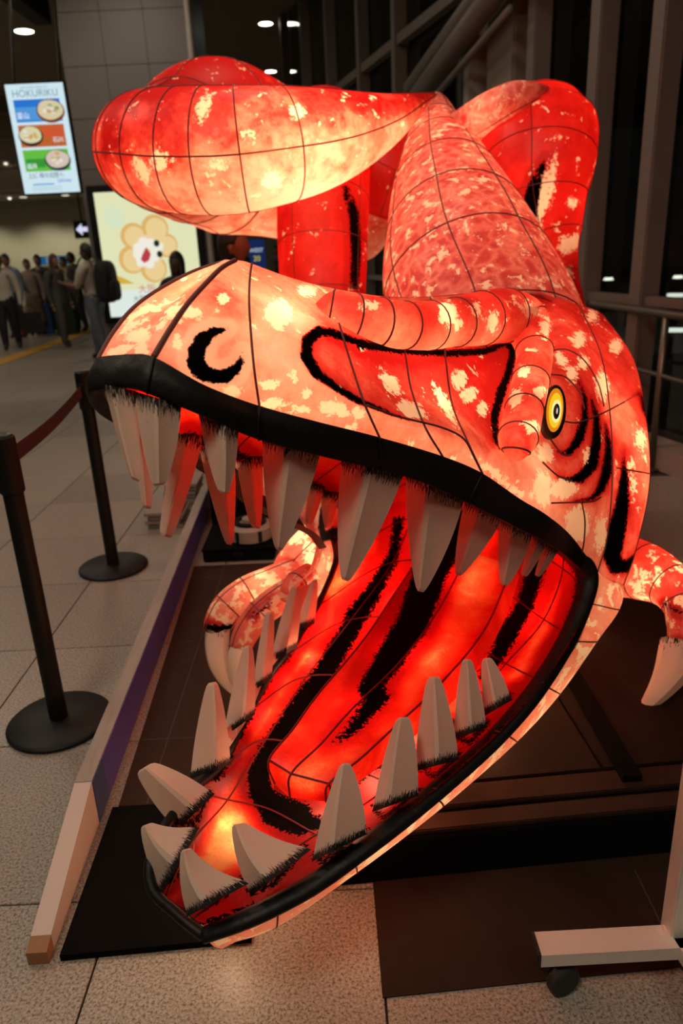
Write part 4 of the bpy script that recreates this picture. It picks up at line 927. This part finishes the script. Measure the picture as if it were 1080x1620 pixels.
# ------------------------------------------------------------------ the plinth and things on the floor
def skirt():
    a, b = np.array([-.70, 1.22]), np.array([-.80, 4.30]); d = b-a; Ls = np.linalg.norm(d); ang = math.atan2(-d[0], d[1])
    t = empty('plinth_edge_board', (a[0]-.022, a[1], 0), ang); tag(t, 'long low printed edge board with white and purple inner face left of the lantern', 'board')
    def printed(name, inner):
        m, nt, out = nmat(name); tc = N(nt, 'ShaderNodeTexCoord'); wv = N(nt, 'ShaderNodeTexNoise', i_Scale=9.0, i_Detail=3.0, i_Distortion=1.5); mp = N(nt, 'ShaderNodeMapping'); mp.inputs['Scale'].default_value = (3, .35, 3); L(nt, tc.outputs['Object'], mp.inputs[0]); L(nt, mp.outputs[0], wv.inputs[0])
        cr = N(nt, 'ShaderNodeValToRGB'); e = cr.color_ramp.elements; e[0].position = .42; e[0].color = (.28, .25, .20, 1); e[1].position = .52; e[1].color = inner; L(nt, wv.outputs['Fac'], cr.inputs[0])
        b = N(nt, 'ShaderNodeBsdfPrincipled'); b.inputs['Roughness'].default_value = .4; L(nt, cr.outputs[0], b.inputs['Base Color']); L(nt, b.outputs[0], out.inputs[0]); return m
    h = .14
    def wedge(name, y0, y1, z0, z1, mat, w=.046):
        V = [(-w/2, y0, 0), (w/2, y0, 0), (w/2, y1, 0), (-w/2, y1, 0), (-w/2, y0, z0), (w/2, y0, z0), (w/2, y1, z1), (-w/2, y1, z1)]
        return mk(name, V, [(3, 2, 1, 0), (4, 5, 6, 7), (0, 1, 5, 4), (1, 2, 6, 5), (2, 3, 7, 6), (3, 0, 4, 7)], mat, t, False)
    wedge('orange_end', 0, .035, .035, .045, simple('orange_print', (.26, .12, .045, 1), .5))
    wedge('white_panel', .036, .43, .045, h, simple('white_print', (.50, .44, .40, 1), .5))
    box('core', (0, .431+(Ls-.431)/2, h/2), (.044, Ls-.431, h-.002), simple('board_edge', (.36, .27, .17, 1), .6), t)
    box('printed_top', (0, .431+(Ls-.431)/2, h), (.046, Ls-.431, .004), printed('printed_cap', (.30, .28, .25, 1)), t)
    box('blue_panel', (.0235, .431+.05, h/2), (.004, .10, h-.004), simple('blue_print', (.03, .06, .16, 1), .5), t)
    box('purple_panel', (.0235, .532+(Ls-.532)/2, h/2), (.004, Ls-.532, h-.004), simple('purple_print', (.065, .055, .27, 1), .5), t)
skirt()
bp_ = empty('black_base_plate', (-.47, 1.45, 0)); tag(bp_, 'matte black base plate on the floor below the jaw tip', 'plate')
q0, q1, q2, q3 = (np.array([-.675, 1.225]), np.array([-.250, 1.250]), np.array([-.235, 1.70]), np.array([-.685, 1.69]))
pv = [q-np.array([-.47, 1.45]) for q in (q0, q1, q2, q3)]
mk('plate', [(*v, 0) for v in pv]+[(*v, .018) for v in pv], [(3, 2, 1, 0), (4, 5, 6, 7)]+[(i, (i+1) % 4, (i+1) % 4+4, i+4) for i in range(4)], M_black_matte, bp_, False)

pl = empty('lantern_platform', (1.0, 2.405, 0)); tag(pl, 'low dark brown platform with black fascia under the dinosaur lantern', 'platform')
def pb_(name, x0, x1, y0, y1, z0, z1, mat): return box(name, ((x0+x1)/2-1, (y0+y1)/2-2.3, (z0+z1)/2), (x1-x0, y1-y0, z1-z0), mat, pl, .003)
for k in range(1): pass
RA = math.atan2(.05, .70)
pl.rotation_euler = (0, 0, RA*.9)
pb_('fascia', -.12, 2.1, 1.36, 1.38, .0, .125, M_black_matte)
pb_('front_board', -.12, 2.1, 1.37, 1.425, .125, .14, M_deck)
pb_('front_board', -.12, 2.1, 1.445, 1.52, .125, .14, M_deck)
pb_('core', -.10, 2.08, 1.385, 2.70, .0, .124, M_black_matte)
for i in range(3):
    pb_('deck_panel', -.12+i*.74, -.12+i*.74+.733, 1.53, 2.72, .125, .138, simple('deck_panel_paint', (.012, .0070, .0050, 1), .7, var=.3, spec=.15))
bpy.context.view_layer.update()
bm_a, bm_b = G(1000, 1232, .15), G(900, 1060, .15)
o = bar('cable_cover', bm_a, bm_b, .05, .02, M_black_matte, None); o.parent = pl; o.matrix_parent_inverse = pl.matrix_world.inverted()

floor_shadow = empty('dark_floor_patch', (0, 0, 0)); tag(floor_shadow, 'dark brown layer standing in for the sign board shadow on the floor before the platform', 'mat')
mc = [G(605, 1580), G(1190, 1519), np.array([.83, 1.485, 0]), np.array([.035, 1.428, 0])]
floor_shadow.location = (.4, 1.25, 0)  # thin dark layer painted as the shadow the sign board casts
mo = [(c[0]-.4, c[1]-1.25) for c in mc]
mk('sheet', [(*v, .001) for v in mo]+[(*v, .004) for v in mo], [(3, 2, 1, 0), (4, 5, 6, 7)]+[(i, (i+1) % 4, (i+1) % 4+4, i+4) for i in range(4)], simple('painted_floor_shadow', (.026, .014, .009, 1), .7, var=.25, vscale=20, spec=.12), floor_shadow, False)
box('seam', (.28, 0, .0045), (.004, .3, .001), M_joint, floor_shadow)

# caster stand
m2_ = empty('dark_floor_patch', (-.39, 2.55, 0)); tag(m2_, 'dark brown floor area behind the black base plate', 'mat')  # thin dark brown layer that darkens the floor tiles here
mk('sheet', [(x, y, z) for z in (.001, .004) for x, y in ((-.285, -.84), (.30, -.84), (.30, .85), (-.36, .85))], [(3, 2, 1, 0), (4, 5, 6, 7)]+[(i, (i+1) % 4, (i+1) % 4+4, i+4) for i in range(4)], simple('dark_floor_left', (.032, .017, .011, 1), .7, var=.25, vscale=20, spec=.12), m2_, False)
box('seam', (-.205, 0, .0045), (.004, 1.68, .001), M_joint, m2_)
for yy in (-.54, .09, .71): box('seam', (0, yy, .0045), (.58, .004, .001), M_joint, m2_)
cs = empty('rolling_sign_stand', (.64, 1.13, 0)); tag(cs, 'silver rolling stand with flat foot and black caster at bottom right', 'stand')
def cso(w): return np.asarray(w)-np.array([.64, 1.13, 0])
fa, fb_ = G(850, 1502, .105), G(1066, 1490, .105)
bar('foot', cso(fa), cso(fb_+(fb_-fa)*.12), .055, .032, M_alu, cs)
box('end_cap', cso(fa)+np.array([-.003, 0, 0]), (.008, .058, .036), M_rubber, cs, .002)
up = G(1068, 1490, .105)
box('upright', cso((up[0]+.012, up[1]+.02, .75)), (.05, .05, 1.30), M_alu, cs, .004)
bar('foot', cso(up+np.array([.02, .0, .0])), cso(up+np.array([.06, -.34, 0])), .055, .032, M_alu, cs)
def caster(w):
    c = empty('caster', cso((w[0], w[1], 0))); c.parent = cs
    for s in (-1, 1):
        o = lathe('wheel', [(.014, -.009), (.030, -.013), (.035, -.009), (.036, 0), (.035, .009), (.030, .013), (.014, .009)], M_rubber, c, 24, (0, s*.015, .036)); o.rotation_euler = (math.pi/2, 0, .35)
    box('yoke', (0, 0, .058), (.034, .04, .05), M_black, c, .006); lathe('stem', [(.009, .075), (.009, .094)], M_steel, c, 12)
caster(G(884, 1566, 0)+np.array([.005, .01, 0])); caster(np.array([.70, .80, 0]))
sb = box('sign_backing', cso((1.0, 1.17, 1.05)), (.72, .02, .62), simple('sign_back', (.4, .38, .36, 1), .5), cs, .004)

# barrier posts
def barrier(name, base, h, label, belt_to=None):
    t = empty('barrier_post', base); tag(t, label, 'barrier post', 'black belt barrier posts')
    lathe('base', [(.165, 0), (.170, .004), (.170, .012), (.160, .020), (.03, .026)], M_black, t, 48)
    lathe('pole', [(.030, .02), (.0300, h-.17)], M_black, t, 24)
    lathe('belt_head', [(.034, h-.175), (.037, h-.17), (.037, h-.03), (.036, h-.005), (.031, h)], M_black, t, 24)
    lathe('top_cap', [(.029, h-.001), (.029, h+.003), (.024, h+.006)], simple('cap_grey', (.06, .06, .065, 1), .3), t, 24)
    if belt_to is not None:
        a = np.array([0, 0, h-.075]); b = np.asarray(belt_to)-np.asarray(base)
        pts = [a*(1-k/10)+b*k/10-np.array([0, 0, .02*math.sin(math.pi*k/10)]) for k in range(11)]
        V = []; 
        for p in pts: V += [p+(0, 0, .026), p-(0, 0, .026)]
        dv = (b-a); nn = np.array([-dv[1], dv[0], 0]); nn /= np.linalg.norm(nn); V2 = [v+nn*.0015 for v in V]; n = len(V)
        Fc = []
        for k in range(10):
            q = 2*k; Fc += [(q, q+1, q+3, q+2), (n+q, n+q+2, n+q+3, n+q+1), (q, q+2, n+q+2, n+q), (q+1, n+q+1, n+q+3, q+3)]
        mk('belt', V+V2, Fc, simple('dark_belt', (.035, .012, .011, 1), .7), t, False)
        box('belt_clip', b+(0, 0, 0)-(b-a)/np.linalg.norm(b-a)*.03, (.03, .03, .056), M_black, t, .004)
    return t
s1, s2 = G(95, 1143), G(180, 898)
barrier('barrier_post', s1, 1.0, 'nearer black belt barrier post at the left edge', np.array([s2[0], s2[1], .99-.075])+(s1-s2)/np.linalg.norm(s1-s2)*.04)
barrier('barrier_post', s2, .99, 'farther black belt barrier post left of the snout')

# black crate with a round floor lamp, paper piles
g = G(330, 890)
ck = empty('equipment_case', (-.53, 3.62, 0)); tag(ck, 'flat black equipment case with the round light fitting on its lid', 'case')
box('body', (0, 0, .03), (.36, .36, .06), M_black_matte, ck, .006); box('lid', (0, 0, .066), (.37, .37, .012), M_black_matte, ck, .004); box('latch', (.0, -.186, .045), (.05, .008, .02), M_black, ck)
ck2 = empty('equipment_case', (-.52, 4.12, 0)); tag(ck2, 'tall black equipment case standing behind the round light fitting', 'case')
box('body', (0, 0, .33), (.44, .36, .66), M_black_matte, ck2, .008); box('lid', (0, 0, .675), (.45, .37, .03), M_black, ck2, .005); box('latch', (.0, -.187, .62), (.05, .01, .04), M_black, ck2)
gd = empty('round_floor_light', (-.475, 3.58, .073)); tag(gd, 'round grey light fitting on top of the black equipment case', 'lamp')
Mg = simple('grey_plastic', (.30, .25, .22, 1), .5)
lathe('drum', [(.10, 0), (.115, .01), (.115, .07), (.10, .085)], Mg, gd, 32); lathe('ring', [(.085, .085), (.085, .1), (.06, .1), (.06, .086)], M_black, gd, 32, caps=False); lathe('cap', [(.04, .085), (.04, .11), (.02, .115)], Mg, gd, 24)
for k in range(6):
    a = k*math.pi/3; box('fin', (.112*math.cos(a), .112*math.sin(a), .04), (.012, .02, .06), M_black, gd, rz=a)
pp = G(302, 822)
for k, (dx, dy, n) in enumerate(((0, 0, 4), (.03, .38, 6))):
    t = empty('leaflet_pile', (pp[0]+dx-.13, pp[1]+dy, 0)); tag(t, ('flat pile of grey boards on the floor beyond the edge board, nearer one', 'flat pile of grey boards on the floor beyond the edge board, farther one')[k], 'pile')
    for i in range(n): box('sheet', (random.Random(i+k).uniform(-.012, .012), 0, .012+.024*i), (.20, .26, .02), simple('pile_grey', (.22+.1*(i % 2), .2+.1*(i % 2), .18+.1*(i % 2), 1), .6), t, .002)

# ------------------------------------------------------------------ people
def headmesh(sc=1.0):
    V, Fc = [], []; R, K = 16, 24
    for i in range(R+1):
        v = i/R*math.pi; z = math.cos(v)
        for k in range(K):
            a = 2*math.pi*k/K; x = math.sin(v)*math.sin(a); y = math.sin(v)*math.cos(a)   # +y is the face
            X, Y, Z = x*.072, y*.088, z*.118
            if Z < 0:
                t = -Z/.118; X *= 1-.34*t; Y *= (1-.10*t if y > 0 else 1-.42*t)
            if y > .3:
                nose = math.exp(-((X/.013)**2))*math.exp(-(((Z+.022)/.022)**2)); Y += .026*nose*(y > .6)
                eye = math.exp(-(((abs(X)-.030)/.014)**2))*math.exp(-(((Z-.008)/.012)**2)); Y -= .010*eye
                mo = math.exp(-((X/.026)**2))*math.exp(-(((Z+.064)/.008)**2)); Y += .006*mo
                ch = math.exp(-((X/.022)**2))*math.exp(-(((Z+.100)/.016)**2)); Y += .010*ch
                bw = math.exp(-(((Z-.028)/.009)**2)); Y += .004*bw
            V.append((X*sc, Y*sc, Z*sc))
    Fc = grid_faces(R+1, K, closed=True)
    for s in (-1, 1):                                  # ears
        b = len(V)
        for i in range(5):
            for k in range(8):
                v = i/4*math.pi; a = 2*math.pi*k/8
                V.append(((s*.070+s*.010*math.sin(v)*math.cos(a))*sc, (-.006+.017*math.sin(v)*math.sin(a))*sc, (-.012+.030*math.cos(v))*sc))
        Fc += grid_faces(5, 8, b, closed=True)
    return np.array(V), Fc
def hairmesh(long_=0.0, sc=1.0, vol=1.0):
    V, keep = [], []; R, K = 16, 24
    for i in range(R+1):
        v = i/R*math.pi*.78
        for k in range(K):
            a = 2*math.pi*k/K; x = math.sin(v)*math.sin(a); y = math.sin(v)*math.cos(a); z = math.cos(v)
            w = 1.08*vol+.02*math.sin(5*a+3*i)
            X, Y, Z = x*.078*w, (y*.094-.006)*w, z*.124*w+.006
            if not long_ and Z < -.005 and Y > -.045: X *= .72; Y *= .6
            if y > .45 and Z < .055: Y = min(Y, .04); X *= 1.0; Z = max(Z, .050)
            V.append([X*sc, Y*sc, Z*sc])
    V = np.array(V)
    if long_:
        m = (V[:, 2] < .0) & (V[:, 1] < .04*sc); f = (-(V[:, 2])/(.1*sc)); V[m, 2] -= f[m]*long_
    return V, grid_faces(R+1, K, closed=True)
CLO = {}
def cmat(c, rough=.8):
    if c not in CLO: CLO[c] = simple('cloth', c, rough, bump=.2, bscale=30, var=.15, vscale=10)
    return CLO[c]
def person(loc, face, h, shirt, pants, skinc, hairc, label, long_=0, sleeve='long', stride=.04, armL=None, armR=None, shoe=(.02, .02, .02, 1), skirt=False, hscale=1.0):
    """face: heading angle (0 = looks towards +y). arms: list of elbow, wrist offsets from the shoulder, in heights"""
    k = h*.945; root = empty('person', loc, face); tag(root, label, 'person')
    vs, es, rad, mt = [], [], [], []
    def add(p, r, par=None, m=0):
        vs.append(np.array(p)*k); rad.append(r*k)
        if par is not None: es.append((par, len(vs)-1)); mt.append(m)
        return len(vs)-1
    pel = add((0, 0, .52), .092); sp = add((0, -.005, .62), .090, pel, 0); chs = add((0, 0, .73), .105, sp, 0); nb = add((0, -.005, .815), .050, chs, 0); nk = add((0, .005, .865), .034, nb, 2)
    for s in (-1, 1):
        hip = add((s*.050, 0, .49), .074, pel, 1); kn = add((s*.056, s*stride+.012, .28), .052, hip, 1 if not skirt else 0); an = add((s*.058, s*stride*1.6-.015, .05), .036, kn, 1 if not skirt else 2); add((s*.062, s*stride*1.6+.06, .020), .020, an, 3)
        arm = armL if s < 0 else armR
        el, wr = arm if arm else ((s*.035, -.01, -.17), (s*.035, .03, -.32))
        sh = add((s*.122, 0, .795), .047, nb, 0); e_ = add((s*.122+el[0], el[1], .795+el[2]), .034, sh, 0)
        w_ = add((s*.122+wr[0], wr[1], .795+wr[2]), .018, e_, 0 if sleeve == 'long' else 2)
        dv = np.array(wr)-np.array(el); dv /= np.linalg.norm(dv); hb = np.array([s*.122+wr[0], wr[1], .795+wr[2]])
        hd = add(hb+dv*.030, .020, w_, 2)
    me = bpy.data.meshes.new('tmp'); me.from_pydata([tuple(v) for v in vs], es, []); o = bpy.data.objects.new('tmp', me); COL.objects.link(o)
    md = o.modifiers.new('s', 'SKIN'); 
    for i, sv in enumerate(me.skin_vertices[0].data): sv.radius = (rad[i], rad[i]*(.72 if i < 4 else 1)); sv.use_root = (i == 0)
    su = o.modifiers.new('u', 'SUBSURF'); su.levels = 2
    ev = o.evaluated_get(bpy.context.evaluated_depsgraph_get()); m2 = bpy.data.meshes.new_from_object(ev)
    V = np.array([v.co[:] for v in m2.vertices]); Fc = [tuple(p.vertices) for p in m2.polygons]
    bpy.data.objects.remove(o); 
    cen = np.array([V[list(f)].mean(0) for f in Fc]); best = np.full(len(Fc), 1e9); mi = np.zeros(len(Fc), int)
    for (a, b), m in zip(es, mt):
        A, B = vs[a], vs[b]; ab = B-A; t = np.clip(((cen-A) @ ab)/(ab @ ab), 0, 1); d = np.linalg.norm(cen-(A+t[:, None]*ab), axis=1)
        d = d-(.3*(rad[a]+(rad[b]-rad[a])*t)); u = d < best; best[u] = d[u]; mi[u] = m
    mi[(cen[:, 2] < .535*k) & (mi == 0) & (np.abs(cen[:, 0]) < .095*k) & (cen[:, 2] > .4*k)] = 0 if skirt else 1
    # five fingers per hand, rooted in the palm
    Vl, Fl, Ml = [V], list(Fc), list(mi); off = len(V)
    for s in (-1, 1):
        arm = armL if s < 0 else armR; el, wr = arm if arm else ((s*.035, -.01, -.17), (s*.035, .03, -.32))
        dv = np.array(wr)-np.array(el); dv /= np.linalg.norm(dv); hb = np.array([s*.122+wr[0], wr[1], .795+wr[2]])+dv*.028
        ac = np.cross(dv, [0, 0, 1.0]) if abs(dv[2]) < .9 else np.array([0, 1.0, 0]); ac /= np.linalg.norm(ac); bend = np.cross(ac, dv)
        for fi, (o_, ln) in enumerate(((-.013, .042), (-.0045, .048), (.0045, .046), (.013, .036), (-.024, .024))):
            st = hb+ac*o_*(.8 if fi < 4 else .6)+(dv*.012 if fi < 4 else -dv*.008); d_ = dv if fi < 4 else (dv*.6-ac*.8)
            pts = [st*k, (st+d_*ln*.5)*k, (st+d_*ln*.85+bend*ln*.3)*k]
            tv, tf = tube_geo(pts, [.0055*k, .005*k, .0038*k], 6); Vl.append(tv); Fl += [tuple(i+off for i in f) for f in tf]; Ml += [2]*len(tf); off += len(tv)
    hv, hf = headmesh(k/1.72*hscale); hc = np.array([0, .012*k, .925*k]); Vl.append(hv+hc); Fl += [tuple(i+off for i in f) for f in hf]; Ml += [2]*len(hf)
    mk('body', np.vstack(Vl), Fl, None, root, True, None, [cmat(shirt), cmat(pants), cmat(skinc, .55), cmat(shoe)], Ml)
    gv, gf = hairmesh(long_*k, k/1.72*hscale, 1.0); mk('hair', gv+hc, gf, cmat(hairc, .6), root)
    for s in (-1, 1): put(lathe('eye', [(.002, -.006), (.007, -.003), (.008, 0), (.007, .003), (.002, .006)], M_black, root, 8), hc+np.array([s*.030, .071, .006])*k/1.72)
    if skirt:
        lathe('skirt', [(.085*k, .53*k), (.10*k, .48*k), (.125*k, .30*k), (.14*k, .18*k)][::-1], cmat(pants), root, 24)
    return root
SK = (.34, .19, .12, 1); SKD = (.16, .075, .045, 1); HR = (.012, .010, .009, 1)
def gp(x, y): 
    g = G(x, y); return (g[0], g[1], 0)
PI = math.pi
p = person(gp(22, 553), PI+.25, 1.70, (.52, .48, .40, 1), (.012, .012, .014, 1), SKD, HR, 'person in white long-sleeved shirt and black trousers with black bag at left edge', stride=.05)
person(gp(32, 535), PI-.3, 1.72, (.20, .26, .36, 1), (.03, .03, .04, 1), SK, HR, 'person in light blue shirt behind the white-shirted man at left', stride=.02)
person(gp(62, 530), PI+.1, 1.60, (.30, .25, .20, 1), (.16, .11, .08, 1), SK, HR, 'person in beige dress with green straps in the background queue', skirt=True, armR=((.02, .08, -.12), (-.04, .13, -.06)))
person(gp(79, 526), PI-.2, 1.68, (.025, .028, .035, 1), (.03, .03, .035, 1), SK, HR, 'person in dark clothes holding a blue bag in the background queue', stride=.02)
person(gp(106, 548), -PI*.62, 1.66, (.055, .055, .05, 1), (.06, .06, .055, 1), SK, (.10, .035, .018, 1), 'person with long auburn hair in loose dark grey outfit seen from behind', long_=.30, stride=.03)
person(gp(117, 519), PI*.8, 1.62, (.30, .26, .18, 1), (.03, .03, .03, 1), SK, HR, 'person in cream top half hidden behind the auburn-haired person', stride=.02)
person(gp(131, 525), PI*.7, 1.70, (.035, .032, .03, 1), (.03, .03, .03, 1), SKD, HR, 'person in black top left of the backpack wearer', stride=.02)
bpm = person(gp(163, 570), PI*.42, 1.78, (.40, .36, .30, 1), (.09, .11, .15, 1), SKD, HR, 'person in white T-shirt and jeans wearing a large black backpack', sleeve='short', stride=.05, armL=((-.01, .06, -.15), (.03, .20, -.12)), armR=((.01, .06, -.15), (-.03, .20, -.12)))
pw = person((P(281, 420, 7.8)[0], P(281, 420, 7.8)[1], 0), PI*.9, 1.58, (.010, .009, .009, 1), (.012, .012, .012, 1), (.06, .03, .02, 1), HR, 'person with long black hair and dark top before the lit poster', long_=.16, hscale=1.08)
nm = person((P(366, 385, 5.4)[0], P(366, 385, 5.4)[1], 0), -PI*.5-.12, 1.74, (.12, .09, .08, 1), (.03, .03, .035, 1), (.23, .11, .065, 1), HR, 'person in profile looking right, head seen between tail and snout', hscale=1.22)
person(gp(446, 500)[:2]+(0,), PI*.6, 1.66, (.05, .07, .12, 1), (.03, .03, .04, 1), SK, HR, 'person in dark blue shirt just left of the lantern thigh', sleeve='short', armL=((-.02, .08, -.12), (-.01, .16, .02)))
person(gp(393, 478), PI*.8, 1.62, (.05, .045, .04, 1), (.03, .03, .03, 1), SKD, HR, 'person in dark clothes far behind the snout beside the blue sign post')
# things they carry
def bag(name, w, s, mat, label, cat='bag', rz=0):
    t = empty(name, w, rz); tag(t, label, cat)
    poly = [(-s[0]/2, 0), (s[0]/2, 0), (s[0]/2*.94, s[2]), (-s[0]/2*.94, s[2])]
    o = prism('body', poly, -s[1]/2, s[1]/2, mat, t)
    pts = [(-s[0]*.25, 0, s[2]), (-s[0]*.2, 0, s[2]+.10), (0, 0, s[2]+.14), (s[0]*.2, 0, s[2]+.10), (s[0]*.25, 0, s[2])]
    tube('handle', catmull(np.array(pts), 5), .008, mat, t, 6); return t
w = P(46, 545, 13.2); bag('tote_bag', (w[0]+.12, w[1], .26), (.34, .12, .36), cmat((.008, .008, .009, 1)), 'black bag carried by the white-shirted man', rz=.3)
w = gp(54, 528); bag('paper_bag', (w[0]-.12, w[1]-.35, .0), (.22, .10, .42), cmat((.45, .10, .03, 1)), 'orange carrier bag beside the beige dress')
w = gp(88, 522); bag('paper_bag', (w[0]+.10, w[1]-.85, .0), (.36, .12, .62), cmat((.03, .07, .20, 1)), 'blue carrier bag in front of the dark-clothed person')
w = gp(131, 522); bag('suitcase', (w[0]-.05, w[1]-.75, .0), (.42, .24, .55), cmat((.02, .045, .02, 1)), 'dark green suitcase left of the backpack wearer', 'suitcase')
# backpack follows its wearer's back
bk = empty('backpack', bpm.location, bpm.rotation_euler[2]); tag(bk, 'large black backpack on the back of the white T-shirted person', 'backpack')
def blob(name, c, r, mat, par, pw_=.7):
    V = []; R, K = 12, 18
    for i in range(R+1):
        v = -math.pi/2+math.pi*i/R
        for k in range(K):
            a = 2*math.pi*k/K; f = lambda t: math.copysign(abs(t)**pw_, t)
            V.append((c[0]+r[0]*f(math.cos(v))*f(math.cos(a)), c[1]+r[1]*f(math.cos(v))*f(math.sin(a)), c[2]+r[2]*f(math.sin(v))))
    return mk(name, V, grid_faces(R+1, K, closed=True), mat, par)
Mbp = cmat((.010, .009, .010, 1))
blob('pack', (0, -.25, 1.14), (.18, .13, .30), Mbp, bk, .6); blob('front_pocket', (0, -.37, 1.02), (.13, .05, .15), Mbp, bk, .6)
for s in (-1, 1):
    tube('strap', catmull(np.array([(s*.11, -.13, 1.36), (s*.12, -.04, 1.50), (s*.12, .09, 1.43), (s*.12, .125, 1.25), (s*.13, .03, 1.02), (s*.14, -.14, .95)]), 5), .022, Mbp, bk, 8, True, .4)
ph = empty('smartphone', Vector(bpm.location)+Vector((math.cos(bpm.rotation_euler[2])*0-math.sin(bpm.rotation_euler[2])*.42, math.cos(bpm.rotation_euler[2])*.42, 1.24)), bpm.rotation_euler[2]); tag(ph, 'smartphone held up by the backpack wearer', 'phone')
box('case', (0, 0, 0), (.075, .01, .15), M_black, ph, .004); box('glass', (0, -.006, 0), (.068, .002, .14), simple('phone_glass', (.02, .02, .025, 1), .1), ph)
